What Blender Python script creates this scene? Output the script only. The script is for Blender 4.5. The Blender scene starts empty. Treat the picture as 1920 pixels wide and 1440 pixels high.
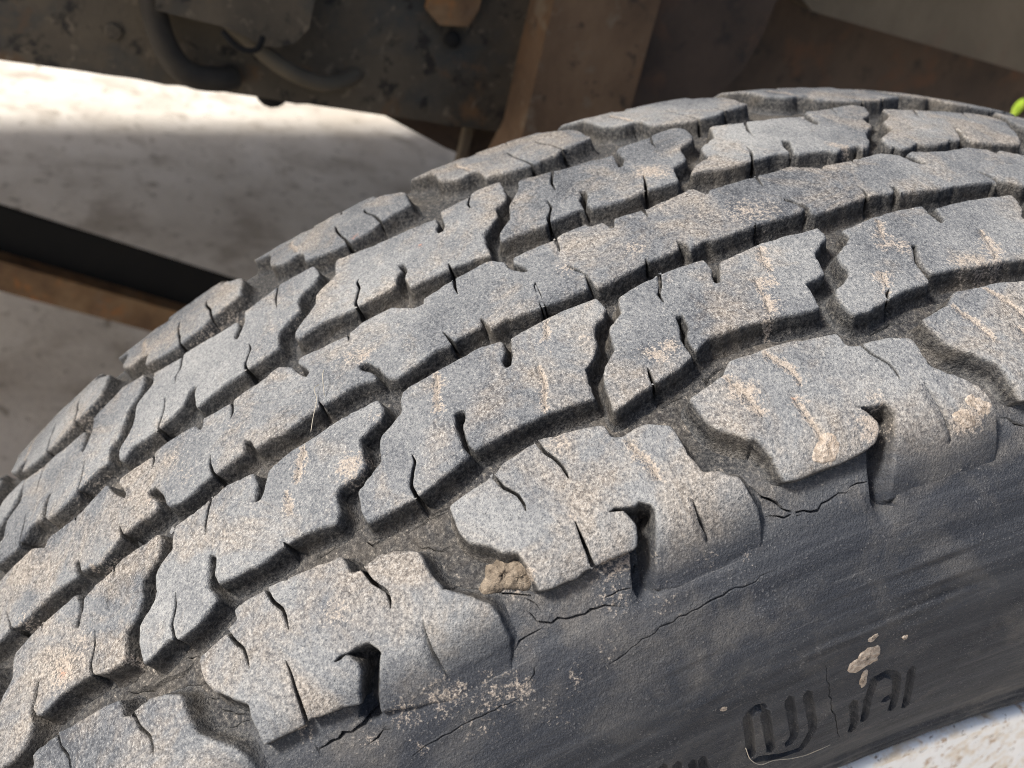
import bpy, math, random
import numpy as np
from mathutils import Matrix, Vector
from mathutils.geometry import delaunay_2d_cdt

random.seed(7)
rng = np.random.default_rng(7)
SC = bpy.context.scene
COL = SC.collection

# ------------------------------------------------------------------ camera
cam_d = bpy.data.cameras.new('camera'); cam = bpy.data.objects.new('camera', cam_d); COL.objects.link(cam)
cam.matrix_world = Matrix((
    (0.31566474, -0.59311659, 0.74065409, 0.17374505),
    (0.91508758, -0.01613916, -0.40293207, -0.25110648),
    (0.25093923, 0.80495481, 0.53765906, 0.72521804),
    (0, 0, 0, 1)))
cam_d.sensor_fit = 'HORIZONTAL'; cam_d.sensor_width = 36.0
cam_d.lens = 1618.14 / 1920 * 36.0
cam_d.clip_start = 0.01; cam_d.clip_end = 400
cam_d.dof.use_dof = True; cam_d.dof.focus_distance = 0.170; cam_d.dof.aperture_fstop = 22.0
SC.camera = cam

# ------------------------------------------------------------------ sky and sun (bright, veiled sky; sun from the left)
SUN_DIR = Vector((-0.12, -0.73, 0.66)).normalized()        # towards the sun
world = bpy.data.worlds.new('World'); SC.world = world; world.use_nodes = True
wn = world.node_tree.nodes; wn.clear()
bg = wn.new('ShaderNodeBackground'); wo = wn.new('ShaderNodeOutputWorld'); sky = wn.new('ShaderNodeTexSky')
sky.sky_type = 'NISHITA'; sky.sun_disc = False
sky.sun_elevation = math.asin(SUN_DIR.z); sky.sun_rotation = math.atan2(SUN_DIR.x, SUN_DIR.y)
sky.dust_density = 4.0; sky.air_density = 1.0
bg.inputs['Strength'].default_value = 0.065
world.node_tree.links.new(sky.outputs[0], bg.inputs[0]); world.node_tree.links.new(bg.outputs[0], wo.inputs[0])
sun_d = bpy.data.lights.new('sun', 'SUN'); sun = bpy.data.objects.new('sun', sun_d); COL.objects.link(sun)
sun_d.energy = 2.9; sun_d.angle = math.radians(12); sun_d.color = (1.0, 0.96, 0.90)
sun.rotation_euler = SUN_DIR.to_track_quat('Z', 'Y').to_euler(); sun.location = (-1, -4, 4)
SC.view_settings.view_transform = 'Standard'; SC.view_settings.look = 'None'
SC.view_settings.gamma = 1.0; SC.view_settings.use_curve_mapping = False
SC.view_settings.exposure = 1.28
SC.cycles.use_denoising = True; SC.cycles.denoising_prefilter = 'NONE'; SC.cycles.filter_width = 1.0
SC.cycles.max_bounces = 6; SC.cycles.diffuse_bounces = 4

# tread pattern measured on the tyre: u = mm across the section from the crown, t = milliradians round the axle from the top
BLOCKS = {
  'A2': '55.3,-623.6 54.6,-614.2 53.7,-596.2 53.6,-593.9 52.3,-588.2 51.1,-568.1 51.0,-563.7 52.3,-545.1 53.7,-529.0 56.9,-529.2 57.7,-524.1 57.1,-517.0 57.1,-509.6 59.4,-498.3 60.6,-497.6 66.6,-497.8 70.4,-495.6 71.2,-488.5 73.7,-480.2 77.6,-478.3 80.8,-476.9 84.0,-478.5 88.0,-482.9 91.1,-487.9 90.3,-506.1 88.4,-527.1 86.4,-544.1 80.3,-536.8 73.3,-527.8 72.2,-528.2 70.8,-532.8 71.2,-536.2 70.5,-542.9 71.5,-541.7 74.2,-539.7 76.2,-541.5 78.1,-544.5 77.9,-557.8 77.7,-569.6 78.3,-578.5 78.0,-591.3 77.5,-599.6 75.1,-599.1 72.5,-599.3 69.7,-600.7 68.4,-608.1 66.0,-613.4 63.5,-622.7 60.5,-624.5',
  'A3': '55.8,-481.8 54.4,-467.6 53.6,-458.2 51.9,-452.7 51.1,-449.4 51.2,-431.1 51.2,-417.0 52.3,-399.7 53.1,-385.7 56.5,-385.4 57.4,-378.7 57.0,-373.2 57.3,-361.0 58.9,-350.6 60.0,-349.3 66.2,-351.2 69.3,-342.0 72.9,-333.0 75.3,-330.7 77.9,-329.4 81.8,-330.4 87.8,-334.8 88.4,-358.6 88.4,-383.3 87.7,-406.0 84.7,-401.9 75.3,-390.4 72.8,-386.5 70.5,-388.3 70.3,-394.9 69.8,-401.5 71.2,-400.0 73.4,-397.8 75.0,-398.8 76.8,-403.8 77.4,-409.2 78.2,-427.0 78.0,-434.7 78.1,-448.1 77.7,-459.3 76.0,-459.9 73.4,-460.5 69.7,-461.3 68.4,-464.6 66.3,-470.0 63.8,-478.0 60.6,-480.9',
  'A1': '56.4,-783.0 55.6,-771.5 55.1,-763.0 54.2,-759.9 53.7,-755.1 51.7,-755.6 51.2,-752.3 51.4,-735.4 51.6,-727.6 52.6,-707.9 52.8,-700.1 53.7,-687.6 55.8,-686.1 57.5,-686.1 58.4,-679.4 57.8,-676.1 57.4,-668.1 58.2,-659.2 60.4,-648.6 61.6,-646.8 65.5,-645.8 69.1,-642.7 73.2,-630.5 75.6,-624.0 78.5,-622.4 82.9,-622.8 86.6,-627.5 90.5,-635.1 87.1,-669.8 83.2,-701.3 79.2,-694.9 74.8,-687.5 73.9,-685.0 71.3,-688.9 71.0,-695.8 71.2,-701.3 73.3,-697.8 75.2,-698.0 77.9,-703.5 80.1,-706.5 78.9,-716.9 77.8,-733.2 78.1,-740.4 77.6,-753.9 77.5,-762.4 75.1,-761.4 71.2,-761.3 69.7,-760.8 66.9,-769.8 64.0,-777.8 61.5,-781.9',
  'B1': '42.8,-667.8 40.8,-658.4 39.0,-649.6 35.9,-648.1 33.6,-645.5 31.9,-637.1 29.9,-628.4 26.7,-626.5 25.0,-623.3 24.4,-608.6 24.2,-600.5 23.9,-581.8 23.5,-571.3 23.5,-569.7 24.4,-556.8 27.1,-558.3 30.0,-563.1 31.6,-562.6 31.6,-559.7 29.1,-556.1 24.7,-552.6 24.2,-543.7 23.4,-526.4 23.3,-512.2 23.6,-494.0 27.4,-493.1 29.6,-496.8 30.4,-503.5 32.8,-507.6 35.8,-509.1 38.9,-516.0 40.5,-523.1 44.3,-525.0 47.8,-526.5 47.0,-541.6 46.5,-556.1 46.8,-585.7 47.0,-599.4 45.1,-601.1 40.8,-599.8 38.6,-595.8 37.2,-595.6 36.7,-600.2 40.0,-603.3 43.6,-603.9 47.6,-602.8 48.0,-608.1 50.7,-638.6 50.5,-661.3 50.4,-668.9 46.8,-669.6',
  'B2': '25.8,-483.2 28.1,-485.7 30.1,-487.1 32.6,-497.8 34.9,-500.8 38.6,-502.5 41.7,-513.1 43.4,-516.2 45.6,-518.3 52.2,-521.6 50.1,-494.6 48.8,-476.3 47.2,-466.5 42.6,-466.2 39.1,-461.8 36.4,-460.5 36.5,-456.4 40.1,-458.2 42.1,-462.6 43.9,-463.2 46.3,-462.7 44.3,-451.3 44.7,-440.8 44.6,-427.2 45.1,-414.3 46.0,-398.9 46.4,-383.4 42.7,-381.2 39.0,-379.2 38.5,-369.4 37.9,-364.8 31.6,-360.2 27.8,-344.7 26.0,-342.9 23.7,-343.8 24.0,-351.9 24.0,-385.7 25.8,-415.9 31.3,-423.7 31.2,-426.2 29.1,-425.7 26.9,-422.0 23.7,-422.8 23.2,-436.5 23.4,-452.1 24.7,-474.2',
  'B3': '26.6,-332.8 29.3,-331.2 33.5,-348.4 35.7,-351.3 38.8,-350.9 40.6,-355.1 42.7,-367.0 44.7,-370.3 49.0,-370.6 50.4,-368.7 50.4,-358.2 49.0,-344.2 47.6,-326.2 47.4,-312.3 46.6,-310.7 41.5,-309.4 38.0,-303.1 36.3,-300.9 36.1,-297.0 38.5,-302.9 41.8,-306.9 45.3,-307.0 45.4,-288.7 46.0,-275.9 46.1,-261.7 46.6,-241.2 46.9,-221.2 41.0,-221.4 39.0,-211.2 33.0,-207.9 30.9,-200.8 26.9,-194.5 24.7,-195.0 24.5,-228.8 25.0,-247.2 25.6,-259.3 27.2,-260.4 30.6,-264.1 31.2,-268.4 28.0,-268.1 24.0,-266.1 23.9,-286.4 24.8,-304.3',
  'B0': '25.1,-785.0 29.0,-787.0 30.1,-788.0 32.9,-801.1 37.3,-802.8 38.8,-804.0 42.1,-816.9 45.6,-819.1 50.6,-818.1 50.1,-809.1 49.0,-799.4 50.5,-791.6 50.1,-780.0 48.4,-766.9 47.6,-763.3 43.8,-767.8 40.7,-764.9 37.2,-763.0 38.5,-759.1 42.4,-763.1 44.5,-761.3 45.4,-752.9 46.2,-731.9 45.5,-717.1 45.3,-705.4 46.9,-685.0 45.0,-680.9 41.0,-680.0 39.8,-676.9 39.6,-665.1 38.2,-658.4 34.3,-658.2 31.2,-657.3 30.8,-652.7 29.3,-641.0 26.9,-637.5 23.7,-639.1 23.5,-661.5 24.3,-681.3 24.6,-699.0 25.9,-715.6 29.6,-720.8 31.9,-724.6 31.7,-728.2 28.4,-723.8 24.3,-725.3 23.1,-745.8 24.1,-754.9 25.1,-782.2 26.0,-785.6',
  'Bm': '23.8,-795.4 26.0,-793.1 29.7,-797.4 31.8,-806.0 32.7,-810.6 36.7,-811.1 39.6,-817.1 41.6,-827.0 46.0,-828.3 47.4,-831.2 46.8,-843.0 45.0,-856.1 44.5,-866.1 44.2,-877.5 45.2,-895.0 44.5,-899.9 42.4,-902.6 40.8,-899.2 37.7,-896.2 37.1,-898.0 40.4,-901.0 42.3,-905.0 45.7,-903.5 49.0,-911.9 49.6,-923.0 49.0,-937.5 44.4,-943.5 39.5,-943.0 36.0,-934.5 31.2,-920.3 27.6,-919.3 25.7,-917.4 24.2,-891.8 23.9,-862.0 28.2,-859.6 31.7,-864.3 32.4,-861.9 29.2,-858.8 26.4,-856.2 25.2,-847.0 24.9,-830.9 23.9,-825.0',
  'D1': '-36.2,-637.7 -27.9,-640.7 -23.0,-658.8 -18.7,-660.3 -12.6,-678.4 -10.1,-679.8 -8.4,-677.9 -10.0,-659.7 -8.4,-633.0 -9.0,-607.5 -9.9,-602.0 -12.0,-600.8 -13.6,-598.1 -14.8,-594.5 -17.2,-595.4 -17.3,-592.2 -14.4,-591.3 -11.0,-595.2 -6.1,-594.2 -6.0,-581.0 -6.0,-566.3 -5.2,-541.6 -4.4,-536.5 -12.6,-533.6 -14.7,-531.0 -19.9,-517.5 -24.2,-514.7 -26.5,-505.3 -30.7,-500.5 -38.9,-498.7 -39.2,-519.5 -37.1,-525.4 -34.8,-551.1 -27.1,-553.2 -24.0,-556.5 -23.9,-559.8 -26.2,-560.2 -28.4,-556.6 -32.0,-556.3 -33.4,-602.2 -33.4,-606.6',
  'D2': '-35.5,-487.4 -29.2,-492.9 -23.7,-504.8 -20.4,-508.3 -16.9,-510.5 -12.2,-523.0 -8.0,-526.6 -8.2,-511.6 -7.7,-494.5 -8.2,-486.0 -8.9,-466.5 -8.1,-463.9 -13.4,-461.8 -15.2,-458.1 -17.5,-456.6 -16.8,-453.3 -14.4,-454.7 -10.8,-459.6 -7.9,-459.6 -6.5,-444.6 -7.4,-419.7 -7.6,-395.1 -8.4,-392.9 -15.1,-387.2 -17.1,-374.9 -18.4,-372.0 -23.6,-368.5 -25.3,-366.0 -27.9,-352.8 -30.4,-348.3 -36.3,-345.0 -39.3,-347.6 -38.9,-369.0 -36.9,-376.2 -35.3,-405.3 -33.8,-408.3 -27.2,-410.0 -23.4,-416.5 -23.6,-418.9 -28.0,-415.6 -31.7,-413.1 -32.9,-458.5 -33.1,-462.6',
  'D3': '-34.7,-328.4 -26.3,-336.5 -22.6,-354.7 -20.9,-356.3 -15.5,-359.7 -12.5,-375.5 -9.5,-381.6 -9.4,-374.0 -7.9,-357.7 -8.4,-342.3 -8.5,-333.6 -9.6,-313.5 -8.4,-305.3 -13.1,-301.6 -16.4,-296.7 -15.7,-292.3 -12.4,-296.5 -8.5,-302.9 -6.7,-301.4 -7.2,-292.9 -6.6,-276.5 -5.2,-275.7 -4.3,-273.1 -6.2,-266.0 -6.6,-251.7 -4.0,-253.1 -4.3,-248.4 -6.4,-241.6 -13.0,-230.6 -17.2,-216.5 -23.8,-209.3 -26.9,-197.1 -33.5,-184.5 -36.8,-184.9 -38.2,-192.5 -35.8,-214.8 -34.3,-242.1 -31.7,-244.8 -25.4,-248.9 -22.4,-254.9 -26.2,-254.6 -30.4,-251.2 -33.1,-295.4 -32.9,-302.9',
  'D4': '-32.2,-171.6 -24.7,-181.6 -20.6,-199.0 -14.1,-205.2 -9.6,-225.2 -5.2,-229.3 -3.5,-229.5 -3.9,-225.0 -1.8,-225.2 -1.9,-215.6 -4.2,-205.3 -2.7,-201.6 -2.5,-188.8 -4.6,-173.6 -4.3,-164.3 -12.9,-146.9 -8.9,-151.0 -5.2,-157.1 -3.1,-156.0 -1.2,-140.5 -1.1,-113.9 -6.5,-99.2 -17.4,-77.4 -23.3,-66.5 -26.9,-72.3 -28.6,-90.5 -28.7,-99.0 -29.8,-143.4 -30.2,-146.4',
  'D0': '-36.0,-801.1 -30.6,-800.6 -25.6,-814.6 -17.3,-815.0 -11.7,-827.4 -7.7,-827.1 -6.1,-823.9 -8.7,-813.5 -7.9,-792.3 -9.5,-779.5 -11.7,-768.1 -14.7,-765.7 -15.5,-760.6 -14.6,-758.9 -12.2,-761.2 -7.6,-760.2 -5.5,-757.3 -6.7,-757.3 -7.9,-742.7 -8.5,-718.9 -9.5,-692.1 -15.0,-690.9 -16.4,-687.9 -20.5,-671.5 -24.3,-672.3 -27.1,-670.1 -29.7,-656.7 -33.3,-651.6 -39.5,-654.0 -39.9,-681.9 -39.0,-687.8 -36.6,-716.8 -30.2,-716.7 -24.3,-723.0 -26.1,-726.2 -30.3,-721.4 -32.9,-721.9 -34.7,-768.9 -33.8,-773.7',
  'Dm': '-40.0,-811.2 -35.4,-810.2 -31.1,-812.5 -26.6,-822.6 -21.7,-824.9 -16.9,-828.6 -15.4,-837.1 -9.7,-836.9 -10.4,-847.1 -9.4,-858.2 -7.6,-867.9 -6.8,-888.7 -7.3,-896.3 -8.8,-898.6 -13.6,-897.5 -16.6,-895.6 -17.3,-898.8 -14.7,-902.4 -9.4,-902.2 -10.7,-912.8 -9.4,-917.9 -6.5,-926.2 -7.4,-945.8 -8.7,-956.1 -16.6,-956.2 -16.6,-950.0 -22.6,-950.5 -27.1,-938.5 -38.0,-944.5 -34.6,-916.8 -33.8,-869.9 -30.8,-867.9 -25.2,-869.3 -23.8,-866.5 -30.6,-860.8 -37.0,-863.2 -42.4,-835.1',
}
SIPES = {
  'A2': [(0, '54.0,-595.7 57.0,-593.2 59.5,-588.0 61.8,-587.0 63.5,-587.7'), (0, '51.6,-566.3 53.9,-565.2 56.2,-561.9 58.2,-560.2 60.0,-559.9 61.3,-560.1'), (2, '58.1,-523.9 60.9,-522.2 63.3,-519.6 65.6,-517.9 68.1,-518.5'), (0, '77.8,-569.0 75.7,-568.4 72.2,-567.8 68.7,-567.0'), (1, '74.2,-507.9 77.1,-508.4 80.1,-507.9 81.8,-508.6'), (0, '70.8,-542.6 70.3,-546.1 70.2,-549.7')],
  'A3': [(2, '53.5,-457.2 56.1,-456.7 59.0,-453.4 62.5,-452.3 64.3,-452.0'), (2, '51.2,-430.4 53.7,-428.3 56.2,-424.4 58.4,-422.6 61.0,-423.0'), (0, '57.5,-378.0 59.9,-376.9 63.0,-372.1 65.0,-371.4 67.6,-372.6'), (2, '77.9,-433.9 72.0,-430.8 68.6,-431.6 66.0,-431.4 63.7,-431.8'), (1, '69.7,-362.1 72.7,-361.8 76.4,-361.2 80.7,-360.6'), (0, '69.9,-401.0 69.4,-404.8')],
  'A1': [(0, '55.0,-761.9 57.7,-759.0 60.0,-755.0 62.3,-754.4 64.3,-754.6'), (0, '51.4,-733.9 54.6,-732.1 57.3,-727.6 59.3,-727.1 61.8,-727.6'), (0, '58.4,-678.8 61.6,-676.4 64.4,-670.9 66.6,-670.6 68.1,-671.8'), (0, '78.0,-735.7 74.6,-734.0 69.7,-733.1 66.0,-734.0'), (1, '73.8,-659.5 76.5,-661.1 79.4,-661.9 82.9,-661.5'), (0, '71.2,-701.3 71.2,-705.6 71.3,-709.0')],
  'B1': [(2, '23.9,-600.5 27.4,-602.5 31.2,-606.7 34.1,-607.8'), (0, '51.9,-638.0 47.5,-638.7 44.7,-634.7 43.0,-631.8 40.6,-631.9'), (2, '46.6,-554.6 43.3,-552.0 39.9,-547.5 35.5,-546.1'), (2, '23.5,-526.5 26.4,-531.0 28.9,-533.3')],
  'B2': [(2, '24.5,-386.5 28.6,-390.9 32.8,-392.1'), (2, '34.3,-405.4 39.8,-407.6 44.4,-413.2'), (0, '23.4,-452.2 26.9,-456.7 29.2,-461.2 32.2,-461.6'), (0, '49.9,-494.3 47.7,-493.1 45.7,-491.9')],
  'B3': [(2, '25.2,-303.9 28.7,-308.2 31.6,-311.8'), (2, '42.1,-334.5 45.6,-338.0'), (0, '49.0,-343.9 47.3,-341.4 46.5,-337.9'), (2, '46.1,-262.2 43.2,-254.5 39.2,-250.4 36.0,-248.3')],
  'B0': [(2, '24.5,-685.1 25.4,-691.1 27.2,-691.4 29.8,-696.6 32.7,-699.6'), (2, '34.6,-708.1 36.6,-708.4 38.8,-708.1'), (0, '24.1,-755.1 26.5,-758.8 29.3,-762.1 32.7,-763.1'), (0, '49.6,-794.3 46.8,-795.0 44.2,-790.6 40.0,-789.1'), (0, '45.5,-716.0 44.2,-717.4')],
  'Bm': [(0, '45.5,-853.8 42.8,-854.5 39.3,-849.5 35.7,-848.5'), (0, '24.8,-830.2 27.6,-831.5'), (0, '24.2,-891.8 26.6,-892.5'), (1, '28.9,-837.5 32.8,-837.6')],
  'D1': [(0, '-37.1,-524.1 -32.7,-530.0 -29.3,-530.2'), (0, '-8.2,-632.6 -10.6,-632.3 -15.8,-626.5 -19.5,-626.8 -20.3,-624.2'), (0, '-5.8,-564.7 -8.9,-564.0')],
  'D2': [(0, '-32.9,-461.2 -26.7,-468.7 -21.7,-470.5'), (0, '-8.0,-490.4 -9.8,-489.0 -14.6,-481.5 -18.7,-480.9'), (0, '-37.2,-373.8 -32.6,-379.9 -27.8,-382.1'), (0, '-7.2,-419.4 -11.3,-414.3 -15.8,-409.7')],
  'D3': [(0, '-32.7,-299.4 -26.3,-308.3 -21.6,-310.9'), (0, '-8.3,-334.9 -13.1,-328.4 -18.3,-324.5'), (0, '-35.7,-213.8 -29.0,-221.9')],
  'D4': [(0, '-29.8,-145.5 -23.9,-155.7 -20.2,-158.5'), (0, '-28.4,-96.9 -19.2,-113.0')],
  'D0': [(0, '-33.8,-772.4 -27.8,-773.8 -25.9,-777.3 -22.3,-777.4'), (0, '-8.0,-791.7 -9.6,-791.2 -13.9,-786.7 -19.9,-786.7'), (0, '-8.5,-718.3 -11.2,-718.8 -15.7,-713.0 -19.2,-714.0'), (0, '-38.6,-684.9 -33.0,-689.2 -27.8,-689.0')],
  'Dm': [(0, '-7.6,-865.4 -13.7,-862.4 -19.5,-862.7'), (0, '-34.3,-916.5 -28.0,-918.2 -23.2,-916.7'), (0, '-7.5,-925.3 -13.3,-924.6 -18.7,-924.0')],
  'C': [(0, '0.7,-865.5 2.5,-863.9'), (0, '-0.1,-795.6 2.5,-795.7 4.8,-797.0'), (0, '0.0,-731.5 3.4,-732.0 5.5,-734.2'), (0, '-0.2,-643.4 2.3,-644.5'), (0, '-1.1,-566.2 1.5,-567.7 4.7,-568.2'), (0, '-0.6,-494.2 2.2,-495.1 5.0,-497.0'), (0, '0.0,-430.9 3.9,-432.6'), (0, '-0.8,-346.2 1.9,-347.3 4.4,-349.2'), (0, '0.6,-272.7 2.4,-273.2'), (0, '18.0,-823.0 15.9,-824.3 14.1,-825.5'), (0, '18.2,-751.6 15.2,-753.0 11.8,-751.5'), (0, '17.5,-673.2 15.2,-674.2'), (0, '19.4,-584.1 17.2,-585.2 13.8,-587.2'), (0, '20.1,-524.9 17.2,-524.7 12.3,-522.3'), (0, '19.0,-525.0 15.5,-523.4 12.6,-522.7 11.4,-521.1'), (0, '18.6,-454.3 17.1,-453.0'), (0, '17.9,-377.4 16.9,-376.3'), (0, '17.3,-294.3 14.7,-291.6 11.4,-291.6'), (0, '18.1,-922.9 11.6,-929.3')],
}
RIB_FAR = '-0.5,-941.6 -1.2,-927.4 -1.1,-906.5 2.3,-894.0 0.3,-892.1 0.2,-888.7 0.7,-865.5 0.1,-855.6 -2.1,-836.7 2.5,-830.6 5.8,-823.5 7.0,-820.2 5.8,-819.5 1.1,-825.6 -0.3,-824.4 -0.5,-817.4 -0.1,-795.7 -1.4,-790.0 -1.1,-769.9 -0.3,-760.8 1.7,-758.4 2.3,-756.2 -1.0,-754.2 0.1,-731.6 -0.9,-725.0 -2.5,-693.5 0.2,-685.5 2.4,-683.4 6.0,-678.2 5.5,-675.6 3.9,-676.2 -0.1,-681.3 -1.4,-678.7 -0.1,-643.6 -2.0,-631.6 -2.2,-611.0 -0.5,-605.4 2.1,-596.8 2.2,-591.6 0.4,-590.2 -1.1,-566.5 -2.8,-542.0 -2.3,-537.6 0.1,-531.3 4.2,-529.7 6.1,-525.1 6.8,-522.1 5.0,-522.1 1.9,-527.0 0.0,-525.0 -0.5,-494.5 -1.6,-487.5 -2.3,-470.3 -0.7,-469.3 -0.3,-459.3 2.8,-457.9 2.1,-455.1 -0.6,-452.2 0.1,-430.7 -2.0,-401.2 -3.0,-393.8 -2.2,-390.0 0.4,-387.0 1.3,-385.5 -0.2,-382.1 -0.7,-346.9 -1.9,-316.7 -0.8,-312.4 0.9,-300.8 2.1,-298.8 0.4,-295.6 0.5,-273.1 -1.1,-245.2 1.3,-233.6 1.7,-233.3 5.0,-232.6 7.0,-228.3 7.2,-224.0 3.6,-225.0 1.4,-227.9 0.2,-222.8 1.6,-194.2 0.5,-170.6 2.1,-157.2 4.5,-156.4 4.6,-150.1 2.6,-148.6 5.7,-131.2'
RIB_NEAR = '18.9,-933.3 17.9,-924.6 19.4,-915.6 19.4,-905.5 18.6,-885.6 19.3,-861.5 15.1,-863.1 15.1,-860.4 18.6,-858.4 19.2,-852.9 20.9,-841.8 17.8,-824.7 17.4,-793.5 14.8,-794.0 11.0,-800.8 10.1,-799.8 11.0,-794.9 14.4,-789.6 17.7,-788.1 19.1,-785.5 20.1,-775.5 18.9,-762.0 18.3,-753.6 18.5,-747.7 17.5,-728.6 14.5,-727.3 15.1,-723.4 18.6,-721.3 18.3,-709.7 18.9,-701.3 17.8,-680.9 17.5,-672.3 16.9,-649.5 18.7,-633.9 15.6,-636.8 13.3,-642.5 11.6,-643.4 11.8,-638.6 15.2,-632.7 19.6,-629.2 21.0,-624.4 19.8,-604.5 18.6,-596.4 18.9,-587.7 18.1,-576.1 17.9,-565.2 17.5,-563.6 14.8,-562.3 17.8,-561.0 19.8,-560.6 19.0,-550.9 19.7,-539.8 20.0,-527.1 20.2,-508.6 19.9,-495.1 15.2,-491.8 12.1,-496.5 10.2,-497.9 12.2,-494.2 15.6,-491.1 19.4,-490.8 20.9,-490.5 20.6,-482.9 18.7,-455.3 18.0,-430.6 14.9,-428.1 17.2,-425.2 19.3,-425.6 17.9,-412.9 18.8,-407.9 17.8,-378.3 17.4,-342.8 16.8,-339.6 14.4,-341.5 12.3,-345.5 10.8,-345.0 12.9,-340.7 15.5,-336.7 18.5,-338.6 19.5,-337.6 18.8,-321.9 17.3,-295.9 17.4,-274.5 16.8,-271.9 14.7,-270.9 15.2,-267.5 17.9,-269.6 18.3,-270.1 18.5,-259.9 19.0,-244.9 18.4,-227.2 18.6,-194.8 19.5,-193.5 17.3,-191.4 12.5,-194.3 16.2,-187.6 18.2,-187.7 21.2,-174.7'
CRACKS = [(0.9, '67.1,-644.4 69.9,-632.0 74.0,-623.4 75.2,-615.6 78.0,-604.4'), (0.7, '78.4,-607.2 80.0,-603.7'), (0.7, '81.2,-608.8 82.9,-606.0 83.7,-597.7 84.1,-590.2 84.9,-588.3 84.9,-578.9 85.3,-568.0'), (0.5, '83.7,-607.5 83.7,-616.8 84.9,-623.6'), (1.4, '51.0,-840.4 53.0,-824.8 53.8,-808.5 53.8,-798.4'), (1.4, '56.2,-814.8 57.0,-804.8 58.6,-793.0'), (0.4, '46.9,-853.2 49.0,-841.1 48.5,-828.4'), (0.5, '51.8,-800.2 52.6,-794.2'), (0.5, '48.1,-704.3 48.5,-694.1 47.3,-677.4'), (0.5, '50.2,-680.0 51.8,-673.4 52.2,-666.1'), (0.6, '57.8,-648.9 60.2,-638.1 59.9,-629.7'), (0.5, '53.4,-650.0 53.0,-638.2 53.4,-627.4'), (1, '83.7,-740.4 83.7,-729.3 83.3,-715.5 83.7,-701.6'), (0.5, '86.9,-714.8 86.1,-705.3'), (0.7, '74.4,-476.0 78.8,-471.4 82.5,-462.4 84.5,-457.4'), (0.6, '82.9,-471.3 83.7,-465.1 84.1,-456.5 84.5,-445.5 83.7,-437.9 83.7,-426.5'), (0.5, '82.9,-422.7 82.9,-414.5 83.3,-410.5'), (0.6, '52.2,-357.8 51.4,-344.0 51.8,-334.2'), (0.8, '49.8,-460.1 49.0,-449.8'), (0.6, '52.2,-493.0 51.8,-480.6'), (0.8, '80.4,-317.9 82.0,-313.4 82.9,-309.8'), (0.7, '53.0,-640.4 52.6,-633.4 52.6,-626.3'), (0.6, '58.2,-646.0 59.9,-639.3 59.9,-630.2'), (0.7, '52.2,-516.3 52.2,-503.9 51.4,-494.2 51.4,-484.1'), (0.5, '48.5,-530.4 48.5,-524.7 46.9,-521.0'), (0.4, '83.7,-569.6 84.1,-558.2 83.7,-549.4'), (0.4, '93.0,-564.9 92.1,-538.1 92.1,-529.5 91.7,-508.0 91.7,-484.6'), (0.5, '67.5,-795.0 69.9,-782.9 70.3,-771.0'), (0.4, '61.5,-793.8 63.5,-785.1'), (0.4, '64.7,-787.9 66.7,-780.7 69.1,-771.8'), (0.5, '71.5,-781.2 76.4,-770.2'), (0.4, '90.5,-623.9 88.9,-619.0'), (0.35, '92.1,-698.5 92.1,-678.9 92.1,-656.8 92.5,-632.7'), (0.35, '94.2,-582.1 93.8,-567.8'), (0.35, '116.0,-463.9 130.5,-458.4 147.4,-445.9')]
LETTERS = ['120.0,-519.3 134.1,-520.6', '121.2,-506.8 136.1,-505.5', '120.0,-519.3 118.4,-513.5 119.2,-507.6', '120.4,-489.4 134.5,-487.1 136.9,-492.1', '121.2,-476.8 135.7,-472.4 142.6,-481.5', '137.3,-517.3 140.6,-501.9 142.6,-481.5', '131.7,-441.7 140.6,-436.7 145.4,-436.2', '126.5,-426.8 132.5,-429.6 141.8,-428.1', '126.5,-426.8 126.0,-416.7 128.9,-408.3 134.9,-406.1 136.1,-414.0', '134.9,-406.1 142.2,-403.8', '128.1,-397.4 134.9,-395.3 144.2,-390.2', '122.8,-579.4 126.9,-583.1', '126.5,-560.8 132.5,-563.8', '126.9,-554.3 134.9,-556.7', '124.4,-570.7 129.3,-573.9']
SLOT_LINES = ['72.5,-531.3 78.5,-539.5 85.7,-548.4', '72.4,-389.8 79.8,-400.2 87.6,-408.8', '72.8,-689.5 77.2,-696.3 82.0,-704.8']
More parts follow.
